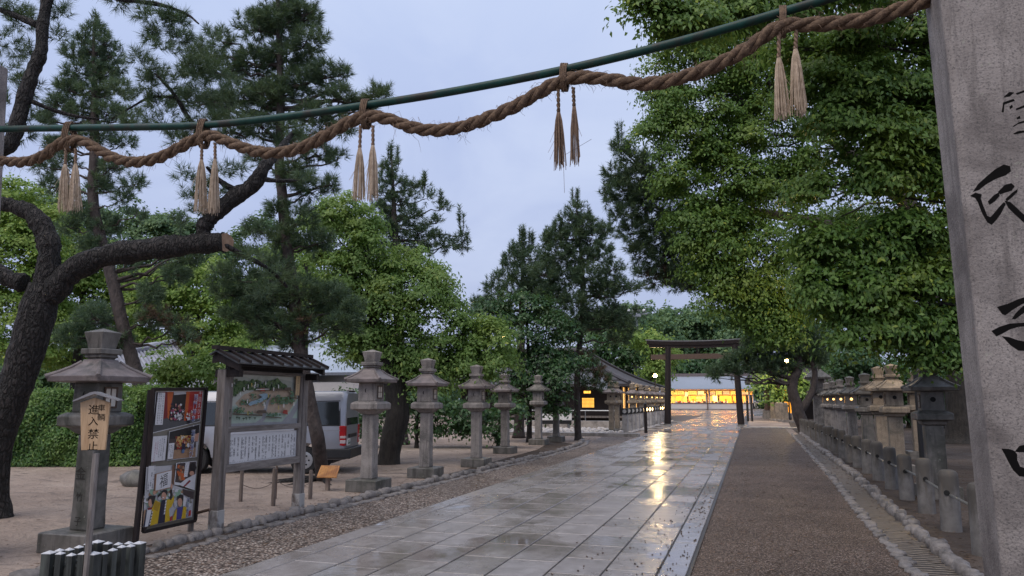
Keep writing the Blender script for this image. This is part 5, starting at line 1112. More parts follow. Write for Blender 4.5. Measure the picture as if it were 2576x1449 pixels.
# the front porch gable with white-edged tiles
pg = Vector((4.6, -12.2, 0)); mb = MB()
for k in range(7):
    f = k / 6; mb.tube([(pg.x - .7 + f * 1.9, pg.y - .5, 3.05 - f * .42), (pg.x - .7 + f * 1.7, pg.y + .6, 3.75 - f * .50)], .075, 6)
mb.slab([(pg.x - .9, pg.y - .5, 3.0), (pg.x + 1.3, pg.y - .5, 2.52), (pg.x + 1.1, pg.y + .6, 3.2), (pg.x - .9, pg.y + .6, 3.7)], (0, 0, -.1)); recalc(mb.build('porch_roof', surf('pale_tile', (.12,.13,.15), (.30,.32,.36), 5, .35, .3, 14), roof))
LATW = emis('lattice_glow', (1.0,.47,.06), 1.25, (.8,.5,.2)); BARW = plain('lattice_bar', (.10,.045,.015), .6)
Yw = 69.5 - 10.5
a, b = onY(1465, 1025, Yw) - Vector(t.location), onY(1495, 1001, Yw) - Vector(t.location)
wn = MB().box(a.x - .08, b.x + .08, -10.56, -10.5, a.z - .08, b.z + .08).build('window', WOOD_DK, t); MB().box(a.x, b.x, -10.575, -10.562, a.z, b.z).build('pane', LATW, wn)
mb = MB()
for k in range(11): xx = a.x + (b.x - a.x) * k / 10; mb.box(xx - .012, xx + .012, -10.60, -10.577, a.z, b.z)
for k in range(8): zz = a.z + (b.z - a.z) * k / 7; mb.box(a.x, b.x, -10.612, -10.601, zz - .012, zz + .012)
mb.build('lattice', BARW, wn)
a, b = onY(1469, 989.5, Yw) - Vector(t.location), onY(1486, 983.5, Yw) - Vector(t.location); wn = MB().box(a.x, b.x, -10.56, -10.505, a.z, b.z).build('transom_window', LATW, t)
for k, (y_, w_) in enumerate(((-9.2, .35), (-7.2, .5), (-5.0, .4), (-2, .6), (1.5, .6), (5, .8))):
    wn = MB().box(xw + .002, xw + .03, y_ - w_, y_ + w_, .9, 2.7).build('lit_doorway', emis('door_glow', (1.0, .50, .12), .9, (.7, .5, .3)), t); MB().box(xw + .031, xw + .06, y_ - .05, y_ + .05, .9, 2.7).build('door_stile', WOOD_DK, wn)
mb = MB()
for k in range(8): mb.box(xw + .35, xw + .5, -10.4 + k * 2.9, -10.25 + k * 2.9, 0, 2.9)
mb.build('veranda_post', WOOD_DK, t)
MB().box(-7, xw + .6, -11.2, -10.6, .3, .45).build('veranda', WOOD_GREY, t)
# ------------------------------------------------------------------ right-hand wooden gate building, dark with an orange glow inside
t = thing('side_gate_building', 'dark timber gate building with an orange glowing doorway beside tall stone posts', 'gate building', (1.9, 72, 0)); L = Vector(t.location)
for xx, yy in ((-.55, -.5), (.55, -.5), (-.55, 3), (.55, 3)):
    MB().loft([(.22, .75), (.20, 3.2)], n=12, cx=xx, cy=yy).build('post', WOOD_DK if xx > 0 else WOOD_BR, t, smooth=40); MB().loft([(.42, 0), (.36, .75)], cx=xx, cy=yy).build('footing', STONE, t, bevel=.02)
MB().box(-1.1, 4.6, -.7, -.3, 2.9, 3.3).box(-1.1, 4.6, 2.8, 3.2, 2.9, 3.3).build('beam', WOOD_DK, t)
MB().box(.9, 1.9, .9, 1.0, .5, 2.6).build('glowing_door', emis('orange_glow', (1.0, .36, .02), .85, (.8, .4, .1)), t); MB().box(1.95, 4.2, .7, 1.1, 0, 2.9).build('wall', WOOD_DK, t)
mb = MB(); mb.slab([(-2.4,-2.4,3.15),(5,-2.4,3.15),(5,1.2,4.9),(-1.6,1.2,4.9)], (0,0,.2)); mb.slab([(-2.4,4.8,3.15),(5,4.8,3.15),(5,1.2,4.9),(-1.6,1.2,4.9)], (0,0,.2)); recalc(mb.build('roof', TILE, t))
t = thing('screen_post', 'tall black slatted post with pale bands by the right gate leg', 'post', G(1887, 1060)); L = t.location
for k in range(2): MB().loft([(.09, 0), (.09, 2.1)], cx=-.16 + .32 * k, n=10).build('pole', BLACK, t, smooth=40)
mb = MB()
for z in (.3, .75, 1.2, 1.65, 2.0): mb.box(-.07, .07, -.04, .04, z, z + .06)
mb.build('band', plain('pale_band', (.4,.42,.46), .5), t)
GP = 'tall square stone posts right of the timber gate'; pr0 = None
for i, (x, lb) in enumerate(((1945, 'leftmost of the tall square stone posts beside the gate building'), (1957, 'second tall square stone post from the gate building'), (1967, 'third tall square stone post, just left of the black lamp pole'), (1978, 'tall square stone post standing right beside the black lamp pole'), (1999, 'tall square stone post partly behind the forked pine trunk'))):
    g = P(x, 1060, 62 - i * 1.5); g.z = 0
    if pr0 is None:
        pr0 = thing('stone_post', lb, 'stone post', g, 0, GP); MB().loft([(.30, 0), (.30, .18)]).build('foot', STONE, pr0, bevel=.02); MB().loft([(.17, .18), (.165, 1.45), (.0, 1.52)], caps=(1, 0)).build('shaft', STONE_W, pr0, bevel=.01)
    else: dup(pr0, g, lb)
# low posts with black lamp boxes in front of the far lanterns
GLP = 'low stone posts with black lamp boxes before the far lanterns'; LAMPD = plain('lamp_disc', (.42,.42,.42), .4); LAMPL = emis('lamp_disc_lit', (1.0, .62, .24), 9.0)
pr = {}
for lit in (0, 1):
    q = thing('lamp_post', 'x', 'lamp post', (0, 0, -50), 0, GLP); MB().loft([(.14, 0), (.135, .98)]).build('shaft', surf('pale_post_stone', (.27,.26,.26), (.40,.39,.39), 6, .7, .3, 50, stain=(.12,.11,.11)), q, bevel=.01)
    bx = MB().box(-.17,.17,-.17,.17,.982,1.28).build('lamp_box', BLACK, q, bevel=.01)
    mb = MB(); mb.loft([(.10, 0), (.10, .01)], n=16, M=Matrix.Translation((0, -.171, 1.13)) @ Matrix.Rotation(PI/2, 4, 'X')); mb.loft([(.10, 0), (.10, .01)], n=16, M=Matrix.Translation((.171, 0, 1.13)) @ Matrix.Rotation(PI/2, 4, 'Y')); mb.build('lamp_disc', LAMPL if lit else LAMPD, bx); pr[lit] = q
used = set()
for i in range(16):
    y = 37.9 + i * 1.35; x = -6.12 + .004 * i; lit = 1 if i in (5, 6, 7, 11, 12, 14) else 0
    lb = ordn[i] + (' low stone post of the far row, with a glowing lamp box' if lit else ' low stone post of the far row, with an unlit black lamp box')
    if lit not in used: used.add(lit); pr[lit].location = (x, y, 0); pr[lit]['label'] = lb
    else: dup(pr[lit], Vector((x, y, 0)), lb)
g = G(1625, 1089.5); t = thing('wooden_post', 'plain dark post standing alone on the walk before the lit lanterns', 'post', g); MB().loft([(.085, -.02), (.08, 1.42), (.06, 1.5)], n=12).build('shaft', WOOD_DK, t, smooth=40); MB().loft([(.10, 1.5), (.02, 1.56)], n=12).build('cap', BLACK, t)
# handrail and white box left of the far lanterns
t = thing('handrail', 'long thin pipe handrail before the dark office wall', 'handrail', (-12, 46, 0)); mb = MB(); mb.tube([(-5.5, 0, 1.05), (4.2, -1.0, 1.05)], .035, 8); mb.build('top_rail', METAL, t)
for k in range(6): f = k / 5; mb = MB(); mb.tube([(-5.5 + 9.7 * f, -1.0 * f, 0), (-5.5 + 9.7 * f, -1.0 * f, 1.05)], .028, 8); mb.build('stanchion', METAL, t)
kind(MB().box(-17, -7.2, 44.3, 44.9, 0, .45).build('kerb', KERB), 'structure')
c = P(1393, 1072, 43); t = thing('storage_box', 'white storage box on dark legs beyond the left lanterns', 'box', (c.x, c.y, 0)); t.rotation_euler.z = YAW
MB().box(-1.0, 1.0, -.5, .5, .55, 1.02).build('box', WHITE, t, bevel=.03); MB().box(-.98, .98, -.48, .48, .35, .55).build('underframe', BLACK, t)
for sx in (-.85, .85): MB().box(sx - .06, sx + .06, -.4, .4, 0, .35).build('leg', METAL, t)
# ------------------------------------------------------------------ roofs showing above the hedge on the left
def roofhouse(name, label, rl, rr, drop, run, mat, wallm, ribs):
    rl, rr = Vector(rl), Vector(rr); mid = (rl + rr) / 2; t = thing(name, label, 'house', (mid.x, mid.y, 0)); L = Vector(t.location)
    u = (rr - rl); u.z = 0; u.normalize(); nrm = Vector((u.y, -u.x, 0)); nrm = -nrm if nrm.dot(EYE - mid) < 0 else nrm
    mb = MB(); dn = nrm * run - Vector((0, 0, drop)); db = -nrm * run - Vector((0, 0, drop)); up = Vector((0, 0, .06))
    for d in (dn, db): mb.slab([rl - L, rr - L, rr + d - L, rl + d - L], (0, 0, -.12))
    roof = recalc(mb.build('roof', mat, t)); mb = MB(); n = ribs
    for k in range(n + 1):
        p = rl.lerp(rr, k / n) + up * .5 - L; mb.tube([p, p + dn], .055, 6)
    mb.tube([rl - L + up * 2, rr - L + up * 2], .18, 8); mb.build('roll_tile', mat, roof)
    W = (rr - rl).length / 2 - .6; zc_ = mid.z - drop - .05; mb = MB(); Mz = Matrix.Rotation(math.atan2(u.y, u.x), 4, 'Z'); mb.box(-W, W, -run * .75, run * .75, 0, zc_, M=Mz); mb.build('wall', wallm, t); return t
TILE_L = surf('pale_roof_tile', (.22,.23,.28), (.36,.375,.43), 4, .35, .3, 20)
roofhouse('tiled_house', 'tiled house roof showing between the near pine and the notice board, above the hedge', P(255, 899, 32.5), P(440, 868, 35), 2.3, 3.6, TILE_L, WALLW, 20)
t = thing('hall', 'low hall with a smooth pale blue metal hip roof behind the van', 'hall', (P(760, 900, 39).x, P(760, 900, 39).y, 0)); L = Vector(t.location)
a, b = P(560, 880, 41) - L, P(806, 872, 41) - L; c, d, e, f_ = P(902, 936, 37) - L, P(520, 940, 37) - L, P(925, 918, 47) - L, P(520, 925, 47) - L
mb = MB(); mb.poly([a, b, c, d][::-1]); mb.poly([b, e, c]); mb.poly([b, a, f_, e]); mb.poly([a, d, f_]); recalc(mb.build('roof', surf('pale_metal_roof', (.30,.35,.42), (.40,.45,.53), 3, .35, .15, 16, stretch=(6,1,1)), t)).modifiers.new('thick', 'SOLIDIFY').thickness = .15
mb = MB(); mb.slab([d * .92, c * .92, e * .93, f_ * .93], (0, 0, -d.z)); w_ = recalc(mb.build('wall', WALLW, t)); w_.location = (0, 0, -.25)
# small hut roof at the far right
c = P(2412, 965, 33); t = thing('small_hut', 'small hut roof edge catching warm light beside the grey pillar', 'hut', (c.x, c.y, 0)); L = Vector(t.location); mb = MB(); zt = P(2425, 948, 33).z
mb.slab([(-.75, -.7, zt - .42), (.9, -.7, zt - .42), (.9, .3, zt), (-.0, .3, zt)], (0, 0, .08)); mb.slab([(-.75, 1.3, zt - .42), (.9, 1.3, zt - .42), (.9, .3, zt), (-.0, .3, zt)], (0, 0, .08)); recalc(mb.build('roof', surf('thatch_pale', (.20,.18,.15), (.32,.29,.24), 6, .7, .3, 20), t)); MB().box(-.4, .9, -.3, .9, 0, zt - .45).build('wall', WOOD_DK, t)
# orange-striped thin post by the lanterns
g = G(2311, 1150); t = thing('striped_post', 'thin post, orange above and black below, behind the right lanterns', 'post', g); MB().loft([(.045, 0), (.045, .85)], n=10).build('lower_half', BLACK, t); MB().loft([(.045, .851), (.045, 1.5)], n=10).build('upper_half', plain('orange_band', (.45,.10,.03), .5), t)
# ------------------------------------------------------------------ lamps
GLOBE = emis('lamp_glow', (1.0, .66, .26), 55.0)
def street_lamp(label, x, y, d, power, r=.2, pole=True, col=(1, .70, .32)):
    p = P(x, y, d); t = thing('street_lamp', label, 'street lamp', (p.x, p.y, 0)); mb = MB(); mb.tube([(0, 0, 0), (0, 0, p.z - r)], [.06, .045], 10); mb.build('pole', BLACK, t, smooth=40)
    mb = MB(); mb.ico((0, 0, p.z), r, 0, 2); gl = mb.build('globe', GLOBE, t, smooth=True); MB().loft([(.09, p.z - r - .05), (.12, p.z - r + .02)], n=12).build('collar', BLACK, t); MB().loft([(.15, p.z + r * .8), (.04, p.z + r * 1.4)], n=12).build('hood', BLACK, t)
    l = bpy.data.lights.new('lamp_light', 'POINT'); l.energy = power; l.color = col; l.shadow_soft_size = r * 1.3; o = bpy.data.objects.new('lamp_light', l); COL.objects.link(o); o.location = p + Vector((0, 0, 0)); gl.visible_shadow = False
street_lamp('lit street lamp left of the timber gate, before pale green leaves', 1648, 945, 61, 520, r=.15)
street_lamp('lit lamp on a thin black pole at the right of the timber gate', 1979, 908, 60, 420, r=.16)
street_lamp('lit lamp glimpsed through the leaves of the round camphor', 1267, 845, 38.8, 160, r=.11)
street_lamp('tall lit lamp glimpsed through the big leafy tree at the right', 2283, 690, 16.3, 105, r=.13)
p = P(1601, 790, 92); t = thing('lamp_mast', 'tall pale mast carrying four round floodlamps above the trees', 'lamp mast', (p.x, p.y, 0)); mb = MB(); mb.tube([(0, 0, 0), (0, 0, p.z)], [.22, .13], 10); mb.build('mast', METAL, t, smooth=40)
MB().box(-1.35, 1.35, -.12, .12, p.z - .05, p.z + .14).build('crossbar', METAL, t, bevel=.01); MB().box(-.5, .5, -.3, .3, p.z - .35, p.z - .06).build('bracket', METAL, t)
for k in range(4):
    xx = -.97 + .645 * k; mb = MB(); mb.ico((xx, 0, p.z + .42), .235, 0, 2); mb.build('floodlamp', plain('white_lens', (.7,.72,.75), .2), t, smooth=True)
t.rotation_euler.z = YAW
# ------------------------------------------------------------------ foliage generators (every leaf and needle is a real face at its real size)
def unit(a): return a / np.maximum(np.linalg.norm(a, axis=1, keepdims=True), 1e-9)
def leaf_quads(c, nrm, L, W, droop=0.5, fold=0.18):
    n = len(c); t = RNG.normal(size=(n, 3)); t[:, 2] -= droop * 1.6
    nrm = unit(nrm); t = t - nrm * np.sum(t * nrm, axis=1, keepdims=True); t = unit(t); b = np.cross(nrm, t)
    L = (L * RNG.uniform(.55, 1.4, n))[:, None]; Wd = (W * RNG.uniform(.75, 1.2, n))[:, None]
    V = np.empty((n, 4, 3)); V[:, 0] = c - t * L * .5; V[:, 1] = c + b * Wd * .5 + nrm * Wd * fold - t * L * .05; V[:, 2] = c + t * L * .5 - nrm * L * .12; V[:, 3] = c - b * Wd * .5 + nrm * Wd * fold - t * L * .05
    return V.reshape(-1, 3)
def crown_points(blobs, rs, per, cover, back_keep=.55, shell=(.62, 1.0), flat=.6, upb=.55, limit=None):
    # blobs: (centre Vector, radius, depth stretch); sub-clumps of radius rs sit over each blob's surface
    C_, N_ = [], []
    for (c, r, st) in blobs:
        m = max(4, int(cover * 4 * r * r * st / (rs * rs)))
        d = unit(RNG.normal(size=(m, 3)));
        d[:, 2] = np.where(d[:, 2] < -.35, d[:, 2] * .4, d[:, 2]); d = unit(d)
        keep = np.ones(m, bool)
        toeye = unit(np.array([[EYE.x - c.x, EYE.y - c.y, EYE.z - c.z]]))[0]
        keep = ((d @ toeye) > -.25) | (RNG.random(m) < back_keep); d = d[keep]; m = len(d)
        q = RNG.uniform(shell[0], shell[1], m)[:, None] * r
        sc = d * q; hd = np.array([HD.x, HD.y, 0]); sc += (sc @ hd)[:, None] * hd[None, :] * (st - 1)
        sub = np.array([[c.x, c.y, c.z]]) + sc; rsub = rs * RNG.uniform(.65, 1.35, m)
        k = np.maximum(3, (per * (rsub / rs) ** 2).astype(int)); idx = np.repeat(np.arange(m), k)
        off = RNG.normal(size=(len(idx), 3)) * .52; off[:, 2] = np.abs(off[:, 2]) * flat * 1.0 - .22
        # clump: a little dome, drooping at its rim
        rad2 = off[:, 0] ** 2 + off[:, 1] ** 2; off[:, 2] = off[:, 2] - rad2 * .35
        p = sub[idx] + off * rsub[idx][:, None]
        nn = d[idx] * .35 + np.stack([off[:, 0] * .7, off[:, 1] * .7, np.full(len(idx), upb)], 1) + RNG.normal(size=(len(idx), 3)) * .27
        C_.append(p); N_.append(nn)
    return np.concatenate(C_), np.concatenate(N_)
def px_blobs(lst, d, jit=.35, st=1.0, back=0.5):
    out = []
    for b in lst:
        x, y, r = b[:3]; dd = d + (b[3] if len(b) > 3 else 0); R_ = r * dd / F
        c = P(x, y, dd + RNG.uniform(-jit, jit) * R_); out.append((c, R_, st))
        if RNG.random() < back: c2 = P(x + RNG.uniform(-.4, .4) * r, y + RNG.uniform(-.2, .3) * r, dd + R_ * RNG.uniform(1.0, 1.7)); out.append((c2, R_ * .85, st))
    return [(c, r, s) for c, r, s in out if c.z > .3]
def limb(mb, a, b, r0, r1, sagv=.12, n=6, wob=.06):
    a, b = Vector(a), Vector(b); L = (b - a).length; pts = []
    for i in range(n + 1):
        f = i / n; p = a.lerp(b, f); p += Vector((random.uniform(-1, 1), random.uniform(-1, 1), random.uniform(-1, 1))) * L * wob * math.sin(PI * f); p.z += sagv * L * math.sin(PI * f) * .5; pts.append(p)
    mb.tube(pts, [r0 + (r1 - r0) * (i / n) ** .8 for i in range(n + 1)], 7, wob=.05)
    return pts
def trunk_mesh(name, pts, rads, mat, par, seg=14, flare=1.0, wob=.05):
    q = resample(cr(pts, 8), .12); L = sum((b - a).length for a, b in zip(q, q[1:])); acc = 0; rr = []
    cum = [0]
    for a, b in zip(pts, pts[1:]): cum.append(cum[-1] + (Vector(b) - Vector(a)).length)
    for i, p in enumerate(q):
        s = i * .12 * cum[-1] / max(L, 1e-6); r = float(np.interp(s, cum, rads))
        rr.append(r * (1 + (flare - 1) * max(0, 1 - s / .5) ** 2))
    mb = MB(); L0 = Vector(par.location); mb.tube([p - L0 for p in q], rr, seg, wob=wob); return mb.build(name, mat, par, smooth=True)
def nearest_on(pts, c):
    # a point of the trunk line somewhat below c
    best = min(pts, key=lambda p: (Vector(p) - c).length + max(0, p[2] - c.z + .2) * 2.5); return Vector(best)
def broadleaf(name, label, cat, base, tpts, trads, blobs, lm, bm, L, W, rs, per, cover=1.0, group=None, limbs=True, droop=.5, seg=14, twig=0):
    t = thing(name, label, cat, base, 0, group); L0 = Vector(t.location)
    if tpts: tk = trunk_mesh('trunk', tpts, trads, bm, t, seg, 1.35)
    if limbs and tpts:
        mb = MB(); line = resample(cr(tpts, 6), .25); line = line[len(line)//3:] or line
        for (c, r, s) in blobs:
            p = nearest_on(line, c)
            if (p - c).length > 2.6 + r: continue
            rr = min(trads[-1] * .7 + .01, .022 + r * .02)
            pts = limb(mb, p - L0, c - L0, rr, .02, .10)
            for k in range(twig):
                e = c + Vector((random.gauss(0,1), random.gauss(0,1), random.gauss(0,.6))).normalized() * r * .8; limb(mb, pts[3 + k % 3], e - L0, .016, .006, .05, 4)
        mb.build('limb', bm, tk, smooth=True)
    p, n = crown_points(blobs, rs, per, cover)
    keep = p[:, 2] > .08; p, n = p[keep], n[keep]
    raw_mesh('crown', leaf_quads(p, n, L, W, droop), 1, lm, t); return t
def tufts(pts, dirs, length, nlen, nw, nn, mesh_only=False):
    # bottle-brush shoots: needles leave the axis at a slant all along it
    m = len(pts); axis = unit(dirs); ref = np.where(np.abs(axis[:, 2:3]) < .9, np.array([[0, 0, 1.]]), np.array([[1., 0, 0]])); u = unit(np.cross(axis, ref)); v = np.cross(axis, u)
    idx = np.repeat(np.arange(m), nn); k = len(idx); a = RNG.uniform(0, 2 * PI, k); s = RNG.uniform(0, 1, k)
    rad = u[idx] * np.cos(a)[:, None] + v[idx] * np.sin(a)[:, None]; spread = (1.15 - .75 * s)[:, None]
    d = unit(rad * spread + axis[idx] * .62 + RNG.normal(size=(k, 3)) * .12)
    ln = length * RNG.uniform(.75, 1.2, m)
    o = pts[idx] + axis[idx] * (s * ln[idx])[:, None]; nl = (nlen * RNG.uniform(.75, 1.15, k))[:, None]
    w = unit(np.cross(d, RNG.normal(size=(k, 3)))) * nw * .5
    tip = o + d * nl; tip[:, 2] -= (nl[:, 0] * .08)
    V = np.empty((k, 3, 3)); V[:, 0] = o - w; V[:, 1] = o + w; V[:, 2] = tip; return V.reshape(-1, 3)
def pine(name, label, base, tpts, trads, blobs, lm, bm, length=.22, nlen=.12, nw=.006, nn=26, dens=1.0, spikes=(), group=None, flat=.7, extra=None, seg=14, up=.75, trunk_name='trunk', limbs=True, brown=None):
    blobs = [(c, r * .9, s) for c, r, s in blobs]; t = thing(name, label, 'pine tree', base, 0, group); L0 = Vector(t.location); tk = trunk_mesh('trunk', tpts, trads, bm, t, seg, 1.4)
    mb = MB(); line = resample(cr(tpts, 6), .25); line = line[len(line)//4:] or line; PP, DD = [], []
    if extra: extra(mb, L0)
    for (c, r, s) in blobs:
        p = nearest_on(line, c) if limbs else None
        hub = limb(mb, p - L0, c - L0, max(.018, min(.09, .02 + (p - c).length * .018)), .012, -.05, 7, .07) if limbs else [c - L0]
        m = max(10, int(dens * 42 * (r / .5) ** 2 * (.22 / (length * .55 + nlen * .7)) ** 2)); d = unit(RNG.normal(size=(m, 3))); q = RNG.uniform(.35, 1.0, m) ** .6
        pos = np.array([[c.x, c.y, c.z]]) + d * (q * r)[:, None] * np.array([[1, 1, flat]])
        dr = d * .8 + np.array([[0, 0, up]]) + RNG.normal(size=(m, 3)) * .3; PP.append(pos); DD.append(dr)
        if limbs:
            for j in range(min(16, m // 7)):
                e = Vector(pos[j * 7]); mb.tube([hub[-1 - (j % 3)], hub[-1].lerp(e - L0, .5) + Vector((0, 0, -.03)), e - L0], [.014, .010, .005], 5, caps=False)
    for (x, y, d_, n_, tall) in spikes:
        for k in range(n_):
            b = P(x + RNG.uniform(-10, 10), y + RNG.uniform(0, 18), d_); PP.append(np.array([[b.x, b.y, b.z + .2 * j] for j in range(3)])); DD.append(np.array([[RNG.normal() * .12, RNG.normal() * .12, 1.]] * 3))
            mb.tube([b - L0 - Vector((0, 0, .08)), b - L0 + Vector((0, 0, tall))], [.018, .006], 5)
    mb.build('branch', bm, tk, smooth=True)
    PP, DD = np.concatenate(PP), np.concatenate(DD)
    if brown is not None:
        br = np.zeros(len(PP), bool)
        for (c, r) in brown: br |= (np.linalg.norm(PP - np.array([c.x, c.y, c.z]), axis=1) < r) & (RNG.random(len(PP)) < .4)
        raw_mesh('dead_needles', tufts(PP[br], DD[br], length, nlen, nw, nn), 1, NEEDLE_B, t, k=3); PP, DD = PP[~br], DD[~br]
    raw_mesh('needles', tufts(PP, DD, length, nlen, nw, nn), 1, lm, t, k=3)
    return t
LF_R = leafmat('leaf_dark_green', (.06,.13,.03), (.105,.205,.042), (.165,.28,.06), .44, .46, (.24,.31,.045), .4)
LF_C = leafmat('leaf_camphor', (.125,.235,.06), (.185,.32,.08), (.25,.39,.11), .48, .5, (.30,.38,.08))
LF_B = leafmat('leaf_bright', (.12,.235,.045), (.20,.33,.065), (.275,.40,.09), .46, .55, (.31,.38,.075))
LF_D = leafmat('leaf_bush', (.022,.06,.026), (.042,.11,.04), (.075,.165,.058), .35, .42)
LF_F = leafmat('leaf_distant', (.05,.115,.06), (.09,.18,.085), (.14,.235,.10), .35, .6, (.17,.25,.08))
LF_H = leafmat('leaf_hedge', (.04,.11,.03), (.10,.22,.055), (.19,.32,.085), .42, .45, (.25,.37,.08))
NEEDLE = leafmat('needle', (.036,.075,.046), (.062,.115,.066), (.10,.16,.088), .28, .5, (.12,.17,.068))
NEEDLE_L = leafmat('needle_light', (.038,.085,.054), (.072,.13,.076), (.11,.175,.10), .25, .5, (.125,.185,.075))
NEEDLE_B = leafmat('needle_brown', (.055,.03,.022), (.10,.06,.04), (.14,.09,.06), .15, .7)
def foot(x, y): return G(x, y)
# ---- near forked pine at the left edge
d1 = 11.2
def T(x, y, d=d1): return P(x, y, d)
b1 = P(-22, 1290, d1); b1.z = 0
tp = [Vector((T(-22,1290).x, T(-22,1290).y, -.1)), T(-16,1160), T(8,1060), T(46,950), T(80,840), T(100,765), T(112,700)]
px = d1 / F
def forked(mb, L0):
    def br(pp, rr, seg=12):
        q = cr([P(*p) if len(p) == 3 else T(*p) for p in pp], 6); r = np.interp(np.linspace(0, 1, len(q)), np.linspace(0, 1, len(rr)), [k * px / 2 * .93 for k in rr]); r = [k * (1 + .07 * math.sin(i * .9 + len(q)) + .05 * math.sin(i * 2.3)) for i, k in enumerate(r)]; mb.tube([p - L0 for p in q], r, seg, wob=.09); return q
    br([(95,790),(120,690),(124,620),(108,575),(80,538),(40,521),(4,512),(-60,505),(-110,470),(-60,410),(10,372),(36,340),(52,278),(79,190),(103,131),(107,67),(118,0),(124,-60)], [62,60,58,54,50,40,38,38,40,46,48,42,40,38,34,32,30,28])
    br([(118,752),(172,690),(250,648),(333,632),(433,620),(510,612),(563,610)], [66,66,62,62,60,58,56])
    br([(520,612),(512,585),(520,560),(550,528),(600,490),(640,462),(668,415),(700,380,11.6),(740,330,12.2)], [40,40,44,46,46,42,34,22,12])
    br([(560,615),(610,640,11.4),(680,680,11.9),(722,722,12.4)], [16,14,12,10], 8); br([(60,712),(20,700),(-40,668),(-90,655)], [50,46,44,42]); br([(620,480),(580,472),(548,450),(520,420,11)], [22,18,14,8], 8); br([(648,448),(700,455),(760,452,11.6)], [16,12,6], 8)
    br([(93,62),(40,40),(0,24),(-50,5)], [20,18,16,14], 8); br([(500,330,11.4),(470,290,11.4),(440,240,11.3),(405,200,11.2),(390,185,11.2)], [16,14,11,8,5], 8); br([(440,245,11.3),(380,245,11.3),(330,270,11.4),(280,300,11.5)], [8,7,6,4], 6)
    br([(230,-30,10.5),(290,-5,10.5),(345,3,10.5),(410,14,10.5),(470,36,10.6),(500,60,10.6)], [16,14,13,11,8,4], 8); br([(80,255),(130,275,11.3),(190,292,11.4),(250,300,11.5)], [13,12,10,7], 7)
bl = px_blobs([(20,25,38),(62,55,36),(15,110,34),(58,130,30),(30,190,34),(75,215,22),(40,255,30),(140,15,26),(160,40,20),(150,95,20),(10,310,30),(95,300,22),(60,340,18)], 11.4, back=.1)
bl += px_blobs([(385,45,30),(430,55,30),(395,95,28),(460,60,26),(410,125,26),(360,25,20),(372,85,20),(455,95,18),(300,-5,24),(260,-15,22)], 10.5, back=.1)
bl += px_blobs([(395,190,26),(430,215,28),(470,180,30),(500,140,26),(370,215,20),(355,150,18),(520,100,26),(545,180,28),(510,240,30),(460,260,26),(400,265,22),(560,250,28),(590,300,26),(540,310,22),(420,300,26),(350,250,24),(380,320,22),(330,320,24),(300,240,22),(480,320,26),(450,350,22),(370,170,22),(500,200,26),(580,220,26)], 11.3, back=.2)
bl += px_blobs([(730,330,26,.8),(770,345,26,.9),(755,385,24,.8),(560,440,24),(600,430,22),(520,470,22),(480,500,24),(460,450,24),(540,490,20),(500,545,22),(450,560,20),(770,450,18),(640,650,22),(700,700,26,.8),(660,740,22,.6)], 11.2, back=0)
t = pine('pine_tree', 'huge near pine with a black forked trunk and a sawn-off limb pointing right', b1, tp, [.235,.22,.225,.235,.25,.265,.20], bl, NEEDLE, BARK, .15, .15, .0085, 42, 2.3, extra=forked, limbs=False, seg=18)
L0 = Vector(t.location); c = T(565, 610); mb = MB(); ax = (T(566,610) - T(520,612)).normalized(); axv = (ax * .55 + (EYE - c).normalized() * .55).normalized(); s1 = axv.cross(Vector((0,0,1))).normalized(); s2 = s1.cross(axv)
mb.poly([c - L0 + axv * .03 + (s1 * math.cos(k*PI/10) + s2 * math.sin(k*PI/10)) * 24 * px * random.uniform(.93, 1.03) for k in range(20)]); mb.build('sawn_end', surf('sawn_wood', (.22,.13,.08), (.36,.24,.16), 14, .7, .3, 30), t)
# ---- slender pine rising behind the sign (leaning trunk)
d3 = 21.5; b3 = P(388, 1150, d3); b3.z = 0
def Q(x, y, d=d3): return P(x, y, d)
tp = [Vector((b3.x, b3.y, -.1)), Q(371,1050), Q(342,938), Q(322,870), Q(302,790), Q(286,715), Q(262,630), Q(240,545), Q(233,480), Q(236,400), Q(237,300), Q(238,200), Q(236,110), Q(235,55)]
bl = px_blobs([(235,80,26),(205,110,22),(265,108,22),(180,140,22),(240,140,34),(288,140,22),(195,180,34),(262,185,34),(300,170,18),(175,225,34),(235,235,40),(300,225,30),(150,265,30),(205,290,38),(275,285,36),(325,290,28),(115,300,26),(250,340,34),(185,350,26),(310,360,28),(140,370,28),(115,420,30),(170,415,24),(285,420,28),(335,465,28),(250,465,30),(130,470,26),(305,505,24),(345,540,20),(205,535,32),(265,570,36),(165,570,28),(235,620,34)], d3, back=.3)
bl += px_blobs([(235,800,42),(180,850,40),(380,740,30),(440,690,34),(480,650,28),(390,800,36),(445,825,36),(290,860,36),(470,855,26),(250,880,36),(510,620,24),(330,660,22)], d3, back=.35)
pine('pine_tree', 'slender pine with a leaning trunk rising between the largest lantern and the poster board', b3, tp, [.20,.19,.19,.185,.18,.175,.165,.155,.145,.13,.11,.085,.05,.02], bl, NEEDLE_L, BARK_T, .20, .19, .016, 36, 3.2, spikes=[(235,70,d3,4,.5),(205,105,d3,3,.4),(266,105,d3,3,.4),(182,135,d3,2,.4)], brown=[(P(430,835,d3), 1.0)])
